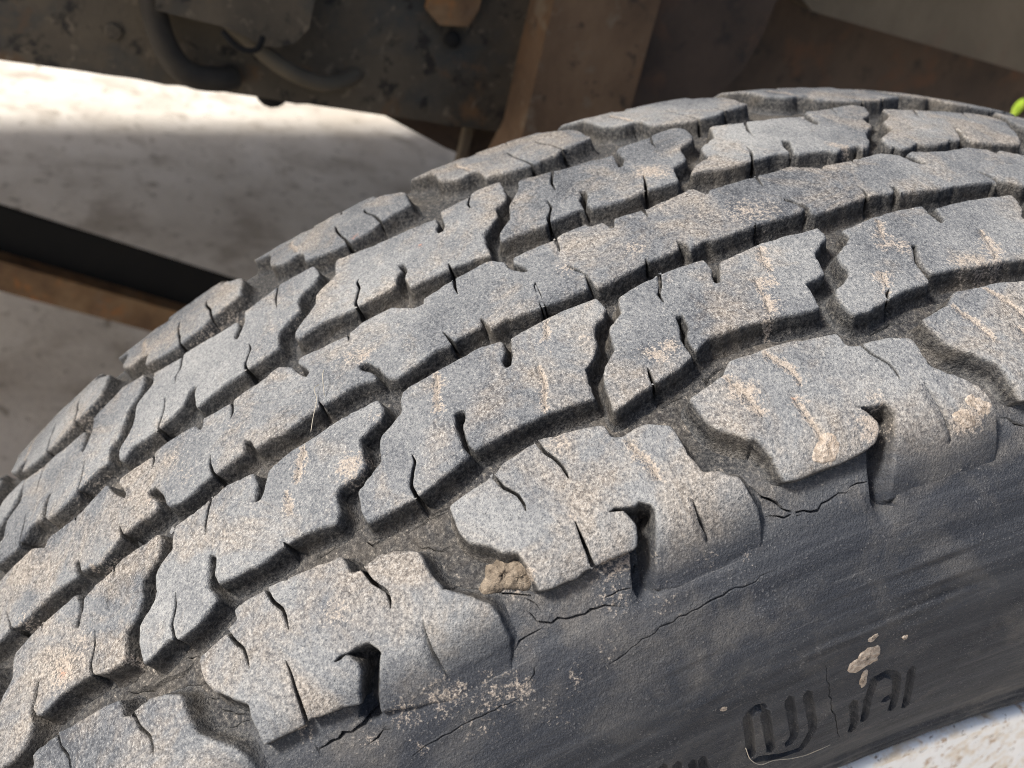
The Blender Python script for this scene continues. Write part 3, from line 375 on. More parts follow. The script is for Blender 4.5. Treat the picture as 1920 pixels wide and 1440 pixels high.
def block_mesh(name, outline, sipes=(), seed=0, ragged=.16, grid=1.7, width=.75, mud=True):
    poly = outline.copy()
    if area(poly) < 0: poly = poly[::-1].copy()
    flag = np.zeros(len(poly), bool); inner = []
    for it, sl in sipes:
        if it: inner.append((it, sl))
        else: poly, flag = add_slit(poly, flag, sl, width)
    poly, flag = smooth_outline(poly, flag)
    nrm = normals2d(poly); n = len(poly)
    jit = (fbm(poly[:, 0], poly[:, 1], seed, .5, 3) * 2 * ragged + np.minimum(fbm(poly[:, 0], poly[:, 1], seed + 3, 1.1, 2) + .12, 0) * 1.3) * np.where(flag, .3, 1.)
    poly = poly + nrm * jit[:, None] ; nrm = normals2d(poly)
    bev = np.where(flag, .12, .36 + .36 * fbm(poly[:, 0], poly[:, 1], seed + 5, .3, 2))
    dra = np.where(flag, .0, 1.0)
    r3 = poly - nrm * bev[:, None]
    lo, hi = r3.min(0), r3.max(0)
    gx, gy = np.meshgrid(np.arange(lo[0], hi[0], grid), np.arange(lo[1], hi[1], grid))
    gx = gx.ravel() + rng.uniform(-.4, .4, gx.size) * grid; gy = gy.ravel() + rng.uniform(-.4, .4, gy.size) * grid
    k = in_poly(gx, gy, r3); gx, gy = gx[k], gy[k]
    k = seg_dist(gx, gy, r3) > .85; gx, gy = gx[k], gy[k]
    sup = poly - nrm * (bev + .40)[:, None]
    k = in_poly(sup[:, 0], sup[:, 1], r3); sup = sup[k]; k = seg_dist(sup[:, 0], sup[:, 1], r3) > .22; sup = sup[k]
    ext = []; exh = []; edges = [(i, (i + 1) % n) for i in range(n)]; base = n
    filled = []
    for it, sl in inner:                                 # closed sipes: V cuts in the face, some packed with mud
        sl = resample(sl, 1.2); m = len(sl)
        if it == 2:
            sl = sl[in_poly(sl[:, 0], sl[:, 1], r3) & (seg_dist(sl[:, 0], sl[:, 1], r3) > .55)]; m = len(sl)
            if m < 3: continue
            filled.append(sl)
        k = seg_dist(gx, gy, sl, False) > .8; gx, gy = gx[k], gy[k]
        dr = np.gradient(sl, axis=0); dr /= np.hypot(dr[:, 0], dr[:, 1])[:, None]; nn = np.stack([-dr[:, 1], dr[:, 0]], 1)
        w = .38 * np.sin(np.linspace(.25, math.pi - .25, m))[:, None] * (1 + .5 * rng.uniform(-1, 1, (m, 1)))
        for arr, hh in ((sl + nn * w, 0), (sl, -3.2 if it == 1 else -.7), (sl - nn * w, 0)):
            b0 = base + len(ext)
            ext += list(arr); exh += [hh] * m; edges += [(b0 + j, b0 + j + 1) for j in range(m - 1)]
    pts = list(map(tuple, r3)) + list(map(tuple, ext)) + list(zip(gx, gy)) + list(map(tuple, sup))
    V, E, F, ov, oe, of = delaunay_2d_cdt([Vector(p) for p in pts], edges, [], 0, 1e-6)
    V = np.array([(v.x, v.y) for v in V]); F = np.array([tuple(f) for f in F])
    cen = V[F].mean(1); F = F[in_poly(cen[:, 0], cen[:, 1], r3)]
    h = np.zeros(len(V)); back = {}
    for i, os in enumerate(ov):
        for o in os:
            back[o] = i
            if n <= o < n + len(exh): h[i] = exh[o - n]
    u = V[:, 0] * 1e-3; v = V[:, 1] * 1e-3
    h = h * 1e-3 - 7e-4 * np.clip((np.abs(u) - .0835) / .0065, 0, 1) + 2.4e-4 * fbm(V[:, 0], V[:, 1], seed + 11, .22, 3) * 2
    nt = len(V)
    rings = []
    dd = depth(poly[:, 0] * 1e-3); dd = dd + well((poly + nrm * .8)[:, 0] * 1e-3, (poly + nrm * .8)[:, 1] * 1e-3)
    spec = [(r3, None, 0.0), (poly - nrm * (bev * .22)[:, None], -.32e-3, .35), (poly + nrm * (.10 * dra)[:, None], -.95e-3, .85),
            (poly + nrm * (.50 * dra)[:, None], 'mid', 1.0), (poly + nrm * (1.05 * dra)[:, None], 'low', .85), (poly + nrm * (2.3 * dra)[:, None], 'bot', .6)]
    AU = [u]; AV = [v]; AH = [h]; AW = [np.where(h < -1e-3, 1., 0.)]
    idx = [np.array([back.get(i, 0) for i in range(n)])]; off = nt
    for (p, hh, w) in spec[1:]:
        if hh == 'mid': hz = -(dd * .5 + .5e-3)
        elif hh == 'low': hz = -(dd * .84 + .1e-3)
        elif hh == 'bot': hz = -(dd + .7e-3)
        else: hz = np.maximum(np.full(n, hh), -(dd + .5e-3)) - 7e-4 * np.clip((np.abs(p[:, 0]) - 83.5) / 6.5, 0, 1)
        if hh in ('mid', 'low') or (not isinstance(hh, str) and hh < -.5e-3):
            p = p + nrm * (.22 * fbm(p[:, 0], p[:, 1] + (7 if hh == 'mid' else 0), seed + 21, .7, 3) * np.where(flag, .2, 1.6))[:, None]
        ww = np.full(n, w) * np.clip(dd / .003, 0, 1)
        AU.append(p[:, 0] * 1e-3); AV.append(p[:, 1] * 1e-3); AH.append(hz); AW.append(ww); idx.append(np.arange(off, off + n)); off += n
    u, v, h, w = map(np.concatenate, (AU, AV, AH, AW))
    faces = [tuple(f) for f in F]
    for a, b in zip(idx[:-1], idx[1:]):
        for i in range(n):
            j = (i + 1) % n
            q = [a[i], b[i], b[j], a[j]]
            if q[0] == q[3]: q = q[:3]
            faces.append(tuple(q))
    dm_ = spot_mask(u, v, MUDA) * (1 if mud else 0)
    for sl in filled:
        d_ = seg_dist(u * 1e3, v * 1e3, sl, False); dm_ = np.maximum(dm_, np.clip(.95 - d_ / 1.6, 0, .72))
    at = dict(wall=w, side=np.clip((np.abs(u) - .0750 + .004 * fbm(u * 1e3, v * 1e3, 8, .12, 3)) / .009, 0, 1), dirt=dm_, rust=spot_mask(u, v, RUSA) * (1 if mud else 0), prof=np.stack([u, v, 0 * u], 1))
    m = mesh_from(name, surf(u, v, h), faces, True, at)
    m.materials.append(M_RUB)
    return m
def resample(p, step):
    L = np.r_[0, np.cumsum(np.hypot(*np.diff(p, axis=0).T))]; k = max(3, int(L[-1] / step) + 1); s = np.linspace(0, L[-1], k)
    return np.stack([np.interp(s, L, p[:, 0]), np.interp(s, L, p[:, 1])], 1)

# ------------------------------------------------------------------ carcass: groove floors, shoulder, sidewalls, bead
def ribs(u):
    """moulded rings of the section, height in m"""
    a = u; h = np.zeros_like(a)
    def ring(c, w, hgt): return hgt * np.exp(-((a - c) / w) ** 2)
    for c_, hg in ((.0945, .0003), (.0972, -.00025), (.1003, .00035), (.1018, -.0003), (.1052, .0003), (.1091, -.0003), (.1105, .0003), (.1142, .0002), (.1530, .0003), (.1548, -.0003)): h += ring(c_, .00055, hg)
    e = UMAX
    h += ring(e - .0235, .0012, .0012) - ring(e - .0208, .0012, .0028) + ring(e - .0170, .0020, .0014) - ring(e - .0125, .0013, .0030) + ring(e - .0090, .0018, .0012) - ring(e - .0050, .0010, .0020)
    return h
def carcass_sector(t0, t1):
    v0, v1 = t0 * R, t1 * R
    us = np.concatenate([np.linspace(-UMAX, -.082, 26), np.arange(-.0805, .0925, .0022), np.arange(.0932, .1158, .00065), np.arange(.1168, .1755, .0022), np.arange(.1765, UMAX - .0003, .0006), [UMAX]])
    vs = np.arange(v0, v1, .0024); vs = np.r_[vs, v1]
    gu, gv_ = np.meshgrid(us, vs); gu = gu.ravel(); gv_ = gv_.ravel()
    pts = []; hh = []; edges = []
    keep = np.ones(len(gu), bool)
    strokes = []
    def loop(arr, h, closed=False):
        b = len(pts)
        for p in arr: pts.append((p[0], p[1])); hh.append(h)
        for j in range(len(arr) - 1): edges.append((b + j, b + j + 1))
        if closed: edges.append((b + len(arr) - 1, b))
    for w, s in CRACKS:
        c = resample(to_mm(P2(s)), 1.3); m = len(c)
        dr = np.gradient(c, axis=0); dr /= np.hypot(dr[:, 0], dr[:, 1])[:, None] + 1e-9; nn = np.stack([-dr[:, 1], dr[:, 0]], 1)
        c = c + nn * rng.uniform(-.38, .38, (m, 1))
        ww = w * .46 * (np.sin(np.linspace(.2, math.pi - .2, m)) ** .6)[:, None] * rng.uniform(.6, 1.25, (m, 1))
        keep &= seg_dist(gu * 1e3, gv_ * 1e3, c, False) > .8
        loop(c + nn * (ww + .16), 0); loop(c - nn * (ww + .16), 0); loop(c + nn * ww, 0); loop(c, -4.0 * min(1, w / .6)); loop(c - nn * ww, 0)
    for s in SLOTS:
        c = resample(s, 1.5); dr = np.gradient(c, axis=0); dr /= np.hypot(dr[:, 0], dr[:, 1])[:, None] + 1e-9; nn = np.stack([-dr[:, 1], dr[:, 0]], 1)
        for o_ in (-2.7, -2.45, -1.8, -1.5, 0, 1.5, 1.8, 2.45, 2.7): loop(c + nn * o_, 0)
    for s in LETTERS:
        c = resample(to_mm(P2(s)), 1.5); m = len(c)
        dr = np.gradient(c, axis=0); dr /= np.hypot(dr[:, 0], dr[:, 1])[:, None] + 1e-9; nn = np.stack([-dr[:, 1], dr[:, 0]], 1)
        c = c + nn * rng.uniform(-.1, .1, (m, 1))
        def capsule(r):
            return np.vstack([c[0] - dr[0] * r, c + nn * r, c[-1] + dr[-1] * r, (c - nn * r)[::-1]])
        keep &= seg_dist(gu * 1e3, gv_ * 1e3, c, False) > 1.9
        loop(capsule(1.45), 0, True); loop(capsule(1.22), 0, True); loop(capsule(.95), -1.2, True); loop(capsule(.6), -1.25, True); strokes.append(c)
    gu, gv_ = gu[keep], gv_[keep]
    nb = len(pts)
    allp = pts + list(zip(gu * 1e3, gv_ * 1e3))
    V, E, F, ov, oe, of = delaunay_2d_cdt([Vector(p) for p in allp], edges, [], 0, 1e-6)
    V = np.array([(v.x, v.y) for v in V]); F = [tuple(f) for f in F]
    h = np.zeros(len(V))
    for i, os in enumerate(ov):
        for o in os:
            if o < nb: h[i] = min(h[i], hh[o])
    for c in strokes:
        k = seg_dist(V[:, 0], V[:, 1], c, False) < .98; h[k] = np.minimum(h[k], -1.2)
    return V * 1e-3, h * 1e-3, F
def finish_carcass(V, h, F, name, mud=True):
    u, v = V[:, 0], V[:, 1]
    d = depth(u)
    rb = ribs(u); rb = np.where(u < .13, rb * np.clip(.45 + 2.2 * fbm(v * 1e3, u * 4e2, 17, .045, 3), 0, 1.1), rb)
    hz = h - d - well(u, v) + rb
    hz = hz + np.where(d > .002, 4.5e-4 * 2 * fbm(u * 1e3, v * 1e3, 3, .16, 3), 1.6e-4 * 2 * fbm(u * 1e3, v * 1e3, 4, .2, 3))
    groove = np.clip(d / .0052, 0, 1)
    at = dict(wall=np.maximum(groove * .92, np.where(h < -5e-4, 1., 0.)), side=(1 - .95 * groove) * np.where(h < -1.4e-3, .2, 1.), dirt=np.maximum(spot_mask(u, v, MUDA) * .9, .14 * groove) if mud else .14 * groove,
              rust=0 * u, prof=np.stack([u, v, 0 * u], 1))
    m = mesh_from(name, surf(u, v, hz), F, True, at); m.materials.append(M_RUB)
    return m
TA, TB = math.radians(-72), math.radians(12)
Vc, hc, Fc = carcass_sector(TA, TB)
# rest of the ring: coarser grid, joined into the same mesh
us = np.concatenate([np.linspace(-UMAX, -.08, 22), np.linspace(-.075, .095, 40), np.linspace(.1, .175, 24), np.arange(.1765, UMAX - .0005, .0010), [UMAX]])
vs = np.linspace(TB, TA + 2 * math.pi, 150) * R
gu, gv2 = np.meshgrid(us, vs); b0 = len(Vc); nu = len(us)
Fr = [(b0 + j * nu + i, b0 + j * nu + i + 1, b0 + (j + 1) * nu + i + 1, b0 + (j + 1) * nu + i) for j in range(len(vs) - 1) for i in range(nu - 1)]
Vall = np.vstack([Vc, np.stack([gu.ravel(), gv2.ravel()], 1)]); hall = np.r_[hc, np.zeros(gu.size)]
me = finish_carcass(Vall, hall, Fc + Fr, 'tyre')
wheel = empty('wheel', (XC, 0, 0))
tag(wheel, 'worn grey tyre with cracked tread blocks on a white rim', 'wheel')
tyre = link('tyre', me, wheel); tyre.location = (0, 0, R)
tyre['label'] = 'weathered rubber tyre with dust, mud and cracks'

# ------------------------------------------------------------------ tread blocks
NP = 42; DT = 2 * math.pi / NP
def sip(n): return [(i, to_mm(P2(s))) for i, s in SIPES.get(n, [])]
def put(mesh, dth=0.0, name='tread_block'):
    o = link(name, mesh, tyre); o.rotation_euler = (-dth, 0, 0); return o
def shifted(p, dt):
    q = p.copy(); q[:, 1] += dt; return q
RAW = {n: P2(s) for n, s in BLOCKS.items()}
def row(prefix, names, tmpl_name, ref):
    """measured blocks, then shared copies for the rest of the ring"""
    for i, n in enumerate(names):
        put(block_mesh('tread_block', to_mm(RAW[n]), sip(n), seed=sum(map(ord, n)) * 7, ragged=.16 if n not in ('D3', 'D4') else .42))
    nn = len(names)
    lo = names.index(ref)
    tm = block_mesh('tread_block_ring', to_mm(RAW[ref]), sip(ref), seed=ord(prefix), mud=False, grid=2.6)
    for j in range(nn - lo, NP - lo):
        put(tm, j * DT)
row('B', ['Bm', 'B0', 'B1', 'B2', 'B3'], 'B', 'B2')
row('D', ['Dm', 'D0', 'D1', 'D2', 'D3', 'D4'], 'D', 'D2')
# near shoulder: three measured, their neighbours repeat the mould
def shoulder(src, dt, seed, du=0.0):
    raw = shifted(RAW[src], dt); raw[:, 0] += du
    sp = []
    for i, s in SIPES[src]:
        q = shifted(P2(s), dt); q[:, 0] += du; sp.append((i, to_mm(q)))
    return block_mesh('tread_block', to_mm(raw), sp, seed=seed)
for n in ('A1', 'A2', 'A3'):
    put(block_mesh('tread_block', to_mm(RAW[n]), sip(n), seed=sum(map(ord, n)) * 3))
put(shoulder('A1', -150, 91)); put(shoulder('A3', 146, 97))
tmA = block_mesh('tread_block_ring', to_mm(RAW['A2']), sip('A2'), seed=12, mud=False, grid=2.6)
for j in range(3, NP - 2): put(tmA, j * DT)
# far shoulder: the same mould turned end for end
def far_block(corner_t, seed, mud=True, du=0.0):
    raw = RAW['A2'].copy(); sp = []
    ref = np.array([60.0, -497.2])
    def turn(q): q = q.copy(); q[:, 0] = -np.interp(q[:, 0], [40, 53, 60, 92], [31, 44.5, 59, 90]); q[:, 1] = -(q[:, 1] - ref[1]) + corner_t; return q
    for i, s in SIPES['A2']: sp.append((i, to_mm(turn(P2(s)))))
    return block_mesh('tread_block', to_mm(turn(raw)), sp, seed=seed, mud=mud, ragged=.3)
ecs = [-990, -846.5, -693.7, -537.8, -393.8, -236, -88]
for i, t in enumerate(ecs): put(far_block(t, 200 + i * 13))
tmE = far_block(-537.8, 333, False)
for j in range(4, NP - 3): put(tmE, j * DT)
# centre rib: measured stretch, then pitch-long pieces
cu = P2(RIB_FAR); cl = P2(RIB_NEAR)
t_lo, t_hi = -975.0, -70.0
ribp = np.vstack([[[-.5, t_lo]], cu, [[1.5, -110], [1.0, t_hi], [20.5, t_hi], [20.3, -120]], cl[::-1], [[18.5, t_lo]]])
put(block_mesh('center_rib', to_mm(ribp), sip('C'), seed=55), name='center_rib')
span = math.radians(360) * 1e3 - (t_hi - t_lo); npc = 35; pl = span / npc
piece = np.array([[0, 0], [0, 40], [6, 44], [6.5, 48], [0, 50], [-.3, 95], [2, 98], [2, 103], [0, 105], [0, pl - .3], [19.5, pl - .3], [19, 118], [15, 116], [15, 111], [19, 109], [19.5, 40], [14, 36], [10, 38], [10, 33], [19.5, 30], [19.5, 0]], float)
tmC = block_mesh('center_rib_ring', to_mm(shifted(piece, t_hi)), [], seed=77, mud=False, grid=2.6)
for j in range(npc): put(tmC, j * pl * 1e-3, 'center_rib')

# ------------------------------------------------------------------ dried mud clods, loose fibres
def clod(u, t, ru, rv, hgt, base, seed, rot=0.0, parent=None, mat=None):
    """u mm, t mrad, radii mm: a lumpy crust seated at height base (mm)"""
    nr, na = 7, 26; V = []; F = []
    lr = np.random.default_rng(seed); ph = lr.uniform(0, 6.28, 5)
    for i in range(nr + 1):
        f = i / nr
        for a in range(na):
            A = a / na * 2 * math.pi
            k = 1 + .17 * math.sin(2 * A + ph[0]) + .11 * math.sin(3 * A + ph[1]) + .06 * math.sin(5 * A + ph[2]) + .05 * math.sin(9 * A + ph[3]) + lr.uniform(-.07, .07)
            x = f * k * ru * math.cos(A); y = f * k * rv * math.sin(A)
            x, y = x * math.cos(rot) - y * math.sin(rot), x * math.sin(rot) + y * math.cos(rot)
            V.append((u + x, t * .345 + y, base + hgt * (1 - f ** 3) * lr.uniform(.55, 1.15) - (.5 if i == nr else 0)))
    for i in range(nr):
        for a in range(na):
            b = (a + 1) % na
            F.append((i * na + a, (i + 1) * na + a, (i + 1) * na + b, i * na + b) if i else (0 * na + a, na + a, na + b))
    V = np.array(V) * 1e-3
    m = mesh_from('dried_mud', surf(V[:, 0], V[:, 1], V[:, 2]), F, True); m.materials.append(mat or M_MUD)
    return link('dried_mud', m, parent or tyre)
clod(74.8, -431, 2.7, 3.2, .3, -.06, 1)
clod(77.6, -349, 2.0, 2.9, .45, -.15, 3); clod(76.6, -338, 2.3, 2.2, .45, -.15, 4); clod(75.0, -343, 1.2, 1.4, .3, -.1, 22)
clod(71.0, -612.5, 4.4, 5.0, 1.7, -4.4, 5, .3, mat=M_MUDB); clod(73.5, -605, 3.0, 4.0, 1.3, -3.6, 25, mat=M_MUDB); clod(66.6, -459.5, 2.2, 1.8, 1.3, -4.2, 6, mat=M_MUDB)
clod(118.2, -435.5, 3.4, 4.2, .4, -.08, 7, .2); clod(124.6, -435.5, 2.8, 1.3, .3, -.08, 8); clod(113.0, -431, 1.0, 1.6, .25, -.05, 26); clod(116.4, -407.7, .7, .7, .4, 0, 9)
clod(114.3, -532.3, .8, 1.0, .2, -.03, 10)

def tube_mesh(name, pts, rad, mat, seg=8, closed_ends=True, rads=None):
    pts = [Vector(p) for p in pts]; V = []; F = []
    n = len(pts); up = Vector((.3, .2, .93)).normalized()
    for i, p in enumerate(pts):
        d = (pts[min(i + 1, n - 1)] - pts[max(i - 1, 0)]).normalized()
        a = d.cross(up).normalized(); b = d.cross(a).normalized()
        r = rads[i] if rads else rad
        for k in range(seg):
            t = 2 * math.pi * k / seg; V.append(p + (a * math.cos(t) + b * math.sin(t)) * r)
    for i in range(n - 1):
        for k in range(seg):
            q = (k + 1) % seg; F.append((i * seg + k, i * seg + q, (i + 1) * seg + q, (i + 1) * seg + k))
    if closed_ends: F += [tuple(range(seg))[::-1], tuple((n - 1) * seg + k for k in range(seg))]
    m = mesh_from(name, V, F, True); m.materials.append(mat); return m
def spline(keys, per=8):
    keys = [np.array(k, float) for k in keys]; K = [2 * keys[0] - keys[1]] + keys + [2 * keys[-1] - keys[-2]]; out = []
    for i in range(1, len(K) - 2):
        for t in np.linspace(0, 1, per, endpoint=False):
            p0, p1, p2, p3 = K[i - 1:i + 3]
            out.append(.5 * ((2 * p1) + (-p0 + p2) * t + (2 * p0 - 5 * p1 + 4 * p2 - p3) * t * t + (-p0 + 3 * p1 - 3 * p2 + p3) * t ** 3))
    out.append(keys[-1]); return out
def fibre(keys, rad=.00008):
    k = np.array([(a, b * .345, c) for a, b, c in keys], float) * 1e-3
    p = surf(k[:, 0], k[:, 1], k[:, 2]); link('dry_fibre', tube_mesh('dry_fibre', spline(p, 6), rad, M_FIBRE, 5), tyre)
fibre([(129.7, -524.3, .3), (134.5, -522.6, .6), (139.4, -515.1, .5), (141.0, -504.3, .3), (143.4, -491.0, .6), (147.0, -476.0, .3), (146.2, -464.5, .6), (147.9, -453.7, .2)], .0001)
fibre([(9.4, -664.2, 1.5), (12.2, -665.3, 2.2), (15.5, -669.1, .4)])
fibre([(11.4, -670.5, .4), (13, -673.4, 1.2), (15.7, -674.4, .5), (19.7, -679.2, .5), (23.6, -682.8, .8)])

# ------------------------------------------------------------------ rim
def lathe(name, prof, mat, seg=160):
    V = []; F = []; n = len(prof)
    for j in range(seg):
        a = 2 * math.pi * j / seg
        for (x, r) in prof: V.append((x, r * math.sin(a), r * math.cos(a)))
    for j in range(seg):
        k = (j + 1) % seg
        for i in range(n - 1): F.append((j * n + i, j * n + i + 1, k * n + i + 1, k * n + i))
    m = mesh_from(name, V, F, True); m.materials.append(mat); return m
rim = link('rim', lathe('rim', [(-.078, .2135), (-.083, .217), (-.083, .212), (-.07, .203), (-.04, .185), (.03, .185), (.056, .190), (.070, .200), (.0765, .2085), (.0782, .2135), (.0800, .2150), (.0822, .2147), (.0832, .2128), (.0815, .2095), (.0765, .204), (.0700, .1965), (.0655, .187), (.0640, .176), (.0650, .166)], M_WHITE), wheel)
rim.location = (0, 0, R); rim['label'] = 'white painted steel rim speckled with rust'
disc = link('wheel_disc', lathe('wheel_disc', [(.0649, .1662), (.066, .155), (.069, .135), (.068, .115), (.062, .100), (.056, .085), (.055, .070), (.060, .062), (.072, .056), (.074, .040), (.075, .002)], M_WHITE, 96), rim)
for k in range(6):
    a = k * math.pi / 3 + .2
    nut = link('lug_nut', lathe('lug_nut', [(.055, .011), (.066, .0105), (.068, .009), (.068, .0005)], M_RUST, 6), rim)
    nut.location = (0, .085 * math.sin(a), .085 * math.cos(a))

# ------------------------------------------------------------------ underside of the truck behind the tyre
truck = empty('truck_underbody', (-.95, 0, 0))
tag(truck, 'dark dusty truck underbody with frame rail, hoses and brackets behind the tyre', 'truck')
TO = Vector((-.95, 0, 0))
def boxes_mesh(name, bl, mat, bevel=.002):
    V = []; F = []
    for (x0, x1, y0, y1, z0, z1) in bl:
        b = len(V); e = min(bevel, (x1 - x0) * .4, (y1 - y0) * .4, (z1 - z0) * .4)
        # box with chamfered edges along all three axes: 24 corners
        import itertools
        idx = {}
        for sx, sy, sz in itertools.product((0, 1), repeat=3):
            c = np.array([(x0, x1)[sx], (y0, y1)[sy], (z0, z1)[sz]]); ins = np.array([(1, -1)[sx], (1, -1)[sy], (1, -1)[sz]]) * e
            for ax in range(3):
                p = c + ins; p[ax] = c[ax]; idx[(sx, sy, sz, ax)] = len(V); V.append(tuple(p))
        def q(*k): F.append(tuple(idx[t] for t in k))
        for s in (0, 1):
            a = [(s, 0, 0, 0), (s, 1, 0, 0), (s, 1, 1, 0), (s, 0, 1, 0)]; q(*(a if s else a[::-1]))
            a = [(0, s, 0, 1), (0, s, 1, 1), (1, s, 1, 1), (1, s, 0, 1)]; q(*(a if s else a[::-1]))
            a = [(0, 0, s, 2), (1, 0, s, 2), (1, 1, s, 2), (0, 1, s, 2)]; q(*(a if s else a[::-1]))
        for i, j in itertools.product((0, 1), repeat=2):
            q((0, i, j, 1), (1, i, j, 1), (1, i, j, 2), (0, i, j, 2)); q((i, 0, j, 0), (i, 1, j, 0), (i, 1, j, 2), (i, 0, j, 2)); q((i, j, 0, 0), (i, j, 1, 0), (i, j, 1, 1), (i, j, 0, 1))
        for s in itertools.product((0, 1), repeat=3): q(*(s + (a,) for a in range(3)))
    m = mesh_from(name, V, F, False); m.materials.append(mat)
    import bmesh
    bm = bmesh.new(); bm.from_mesh(m); bmesh.ops.recalc_face_normals(bm, faces=bm.faces); bm.to_mesh(m); bm.free()
    return m
def part(name, mesh, parent=None, label=None):
    o = link(name, mesh, parent or truck)
    if not parent: o.location = -TO
    if label: o['label'] = label
    return o
def prism_mesh(name, poly_yz, x0, x1, mat, n_sub=1):
    V = [(x0, y, z) for y, z in poly_yz] + [(x1, y, z) for y, z in poly_yz]; n = len(poly_yz)
    F = [tuple(range(n)), tuple(range(n, 2 * n))[::-1]] + [(i, i + n, (i + 1) % n + n, (i + 1) % n) for i in range(n)]
    m = mesh_from(name, V, F, False); m.materials.append(mat)
    import bmesh
    bm = bmesh.new(); bm.from_mesh(m); bmesh.ops.recalc_face_normals(bm, faces=bm.faces); bm.to_mesh(m); bm.free()
    return m
def rail_outline():
    """side of the rail, its lower edge nicked and caked with dirt"""
    lo = []
    for y in np.arange(-1.9, .0301, .006):
        d = .0010 * fbm(np.array([y * 100]), np.array([3.]), 9, .9, 3)[0]
        d += -.0012 * max(0, math.sin(y * 61) * math.sin(y * 143 + 1)) ** 4
        lo.append((y, .5672 + d))
    return lo + [(.03, .76), (-1.9, .76)]
rail = part('frame_rail', prism_mesh('frame_rail', rail_outline(), -.308, -.300, M_RAIL), label='dirty frame rail with rust stains')
part('lower_flange', boxes_mesh('lower_flange', [(-.365, -.3085, -1.9, .03, .5715, .5775)], M_RAIL), rail)
def bolt_and_hole_disc(y, z, r, x=-.2985, mat=M_BLACK, depth_=.004):
    m = lathe('bolt_and_hole_disc', [(0, r), (depth_ * .7, r * .96), (depth_, r * .7), (depth_, .0002)], mat, 14); o = part('bolt_and_hole_disc', m, rail); o.location = (x, y, z); return o
bolt_and_hole_disc(-.094, .615, .0046); bolt_and_hole_disc(-.262, .589, .0042, depth_=.0005, mat=M_RAIL)  # first one is a hole, its dark painted as a black disc
bolt_and_hole_disc(-.183, .5660, .0095, x=-.330, depth_=.02)
part('brake_hose', tube_mesh('brake_hose', spline([(-.286, -.250, .66), (-.286, -.246, .615), (-.286, -.240, .592), (-.287, -.229, .5785), (-.290, -.214, .5765), (-.296, -.206, .5772)]), .0062, M_HOSE, 12), label='dark hose hanging in a loop')
part('fuel_pipe', tube_mesh('fuel_pipe', spline([(-.284, -.235, .625), (-.285, -.206, .604), (-.286, -.184, .5895), (-.288, -.165, .5835), (-.294, -.152, .5838), (-.302, -.142, .587)]), .0044, M_HOSE2, 12), label='tan pipe sagging along the rail')
part('junction_box', prism_mesh('junction_box', [(-.244, .6085), (-.215, .6065), (-.205, .6040), (-.196, .6005), (-.188, .6010), (-.180, .6045), (-.174, .613), (-.170, .70), (-.244, .70)], -.2995, -.276, M_RAIL))
part('clamp', tube_mesh('clamp', spline([(-.270, -.215, .606), (-.268, -.207, .600), (-.268, -.199, .6005), (-.272, -.196, .606)]), .0014, M_BLACK, 6))
part('wire', tube_mesh('wire', spline([(-.2975, -.172, .628), (-.2965, -.150, .640), (-.297, -.122, .634), (-.2972, -.100, .645), (-.298, -.070, .655)]), .0013, M_BLACK, 6))
part('rusty_bracket', prism_mesh('rusty_bracket', [(-.112, .628), (-.104, .622), (-.088, .624), (-.084, .634), (-.086, .76), (-.114, .76)], -.2998, -.2935, M_RUST), label='small rusty bracket bolted to the rail')
wb = [(-.2745 + .0006 * math.sin(i * 2.3), .0068 - .0085 * i / 40 + .0009 * math.sin(i * 1.7), .60 + .16 * i / 40) for i in range(41)]
part('weld_bead', tube_mesh('weld_bead', wb, .003, M_RUST, 8, rads=[.0026 + .0009 * math.sin(i * 1.9) for i in range(41)]))
part('mounting_post', prism_mesh('mounting_post', [(-.060, .545), (-.052, .575), (-.058, .76), (0.0, .76), (.010, .60), (.008, .545)], -.300, -.268, M_BROWN), label='brown dusty upright post')
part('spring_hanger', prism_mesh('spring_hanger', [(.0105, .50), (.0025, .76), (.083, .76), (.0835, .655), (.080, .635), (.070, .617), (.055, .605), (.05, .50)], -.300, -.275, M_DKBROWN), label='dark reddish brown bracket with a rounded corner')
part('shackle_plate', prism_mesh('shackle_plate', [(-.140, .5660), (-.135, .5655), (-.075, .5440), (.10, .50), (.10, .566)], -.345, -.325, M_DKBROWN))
part('drop_rod', boxes_mesh('drop_rod', [(-.318, -.312, -.0700, -.0635, .40, .5680)], M_BEIGE, .001))
part('side_sill', prism_mesh('side_sill', [(.098, .682), (.118, .672), (.34, .6655), (.80, .664), (.80, .78), (.098, .78)], -.305, -.285, M_BEIGE), label='beige dusty sill panel')
# brown inner panel with a bolt hole that lets daylight through
hy, hz, hr = .418, .6305, .0078
circ = [(hy + hr * math.cos(a), hz + hr * math.sin(a)) for a in np.linspace(0, 2 * math.pi, 24, endpoint=False)]
rect = [(.040, .36), (.90, .36), (.90, .74), (.040, .74)]
Vp, Ep, Fp, ovp, _, _ = delaunay_2d_cdt([Vector(p) for p in rect + circ], [(0, 1), (1, 2), (2, 3), (3, 0)] + [(4 + i, 4 + (i + 1) % 24) for i in range(24)], [], 0, 1e-7)
ca = np.array(circ); Fp = [f for f in Fp if not in_poly(*np.array([[sum(Vp[i].x for i in f) / 3], [sum(Vp[i].y for i in f) / 3]]), ca)[0]]
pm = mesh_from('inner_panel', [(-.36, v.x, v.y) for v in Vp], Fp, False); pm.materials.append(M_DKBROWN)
po = part('inner_panel', pm, label='dark brown inner panel with a hole'); md = po.modifiers.new('thickness', 'SOLIDIFY'); md.thickness = .003; md.offset = 0
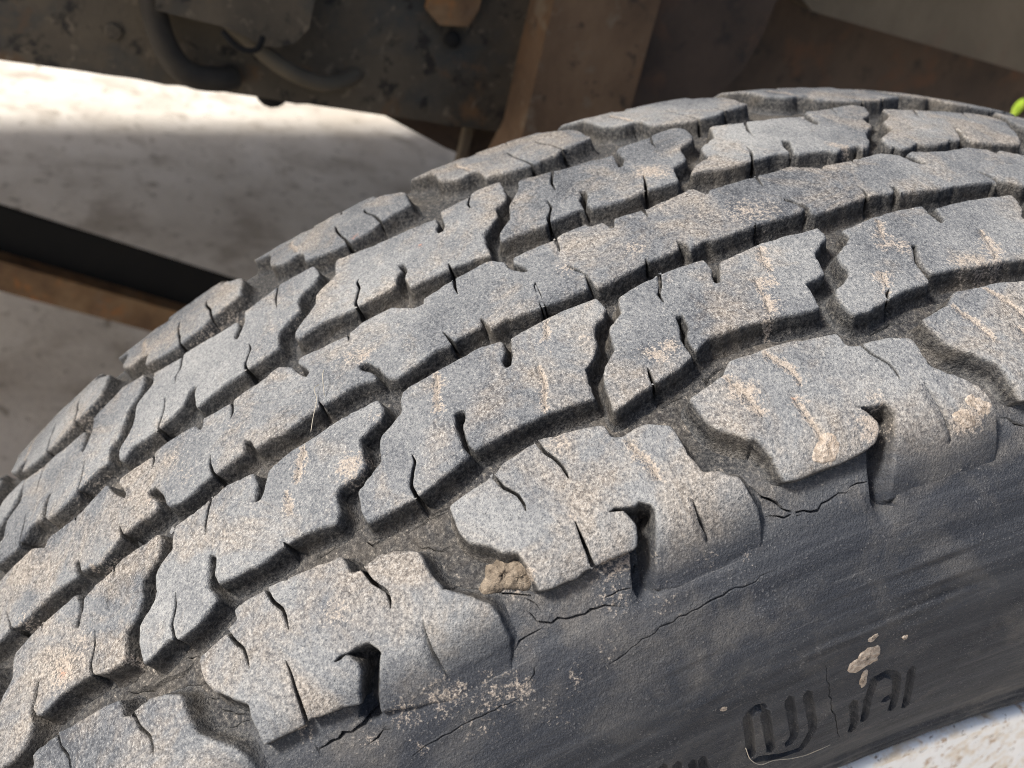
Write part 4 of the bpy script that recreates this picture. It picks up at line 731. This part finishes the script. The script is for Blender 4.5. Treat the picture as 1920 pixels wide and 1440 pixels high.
# sloping channel brace low behind the tyre, rusty lower lip
def slanted(name, p0, p1, w0, w1, x0, x1, mat, parent=None, label=None):
    (ya, za), (yb, zb) = p0, p1
    L = math.hypot(yb - ya, zb - za); nx_, nz_ = -(zb - za) / L, (yb - ya) / L
    poly = [(ya + nx_ * w0, za + nz_ * w0), (yb + nx_ * w0, zb + nz_ * w0), (yb + nx_ * w1, zb + nz_ * w1), (ya + nx_ * w1, za + nz_ * w1)]
    return part(name, prism_mesh(name, poly, x0, x1, mat), parent, label)
brace = slanted('channel_brace', (-.90, .5016), (.35, .1290), -.0425, 0.0, -.608, -.602, M_BLACK, label='black sloping channel brace with rusty lower lip')
slanted('rusty_lip', (-.90, .4586), (.35, .0860), -.030, -.0005, -.66, -.585, M_RUST, brace)
def floor_mesh(name, poly_xy, z0, z1, mat):
    n = len(poly_xy); V = [(x, y, z0) for x, y in poly_xy] + [(x, y, z1) for x, y in poly_xy]
    m = mesh_from(name, V, [tuple(range(n))[::-1], tuple(range(n, 2 * n))] + [(i, (i + 1) % n, (i + 1) % n + n, i + n) for i in range(n)], False); m.materials.append(mat); return m
part('cargo_shade_floor', floor_mesh('cargo_shade_floor', [(-.16, -1.74), (-.16, 1.6), (-2.541, 1.6), (-1.481, -1.74)], .98, 1.04, M_BEIGE))  # unseen overhead; slanted far edge and length shaped to place the ground shadow
part('far_shade_board', floor_mesh('far_shade_board', [(-2.501, 1.6), (-2.541, 1.6), (-1.481, -1.74), (-1.441, -1.74)], .42, .978, M_BEIGE))  # unseen, added to sharpen the edge of the truck's ground shadow

# ------------------------------------------------------------------ weed in the sun beyond the panel's hole
k = NT('leaf_green'); k.l(k.ramp(k.noise(k.coord(), 30, 3), [(.3, (.30, .46, .03)), (.7, (.52, .68, .08))]), k.b.inputs['Base Color']); k.b.inputs['Roughness'].default_value = .6
M_LEAF = k.m
weed = empty('weed', (-2.6, 3.235, 0)); tag(weed, 'bright green weed glimpsed through the panel hole at right edge', 'plant')
for i in range(90):
    a = random.uniform(0, 6.28); ln = random.uniform(.16, .40); r0 = random.uniform(0, .06); w = random.uniform(.018, .034); lean = random.uniform(.05, .5)
    V = []; F = []
    for j in range(7):
        t = j / 6; rr_ = r0 + lean * ln * t * t; zz = ln * t * (1 - .25 * lean * t); ww = w * math.sin(math.pi * (.12 + .88 * t) ** .8) + .0008
        cx, cy = rr_ * math.cos(a), rr_ * math.sin(a); sx, sy = -math.sin(a) * ww, math.cos(a) * ww
        V += [(cx - sx, cy - sy, zz), (cx, cy, zz - ww * .25), (cx + sx, cy + sy, zz)]
    for j in range(6):
        b = j * 3; F += [(b, b + 1, b + 4, b + 3), (b + 1, b + 2, b + 5, b + 4)]
    link('leaf', mesh_from('leaf', V, F, True), weed, M_LEAF)
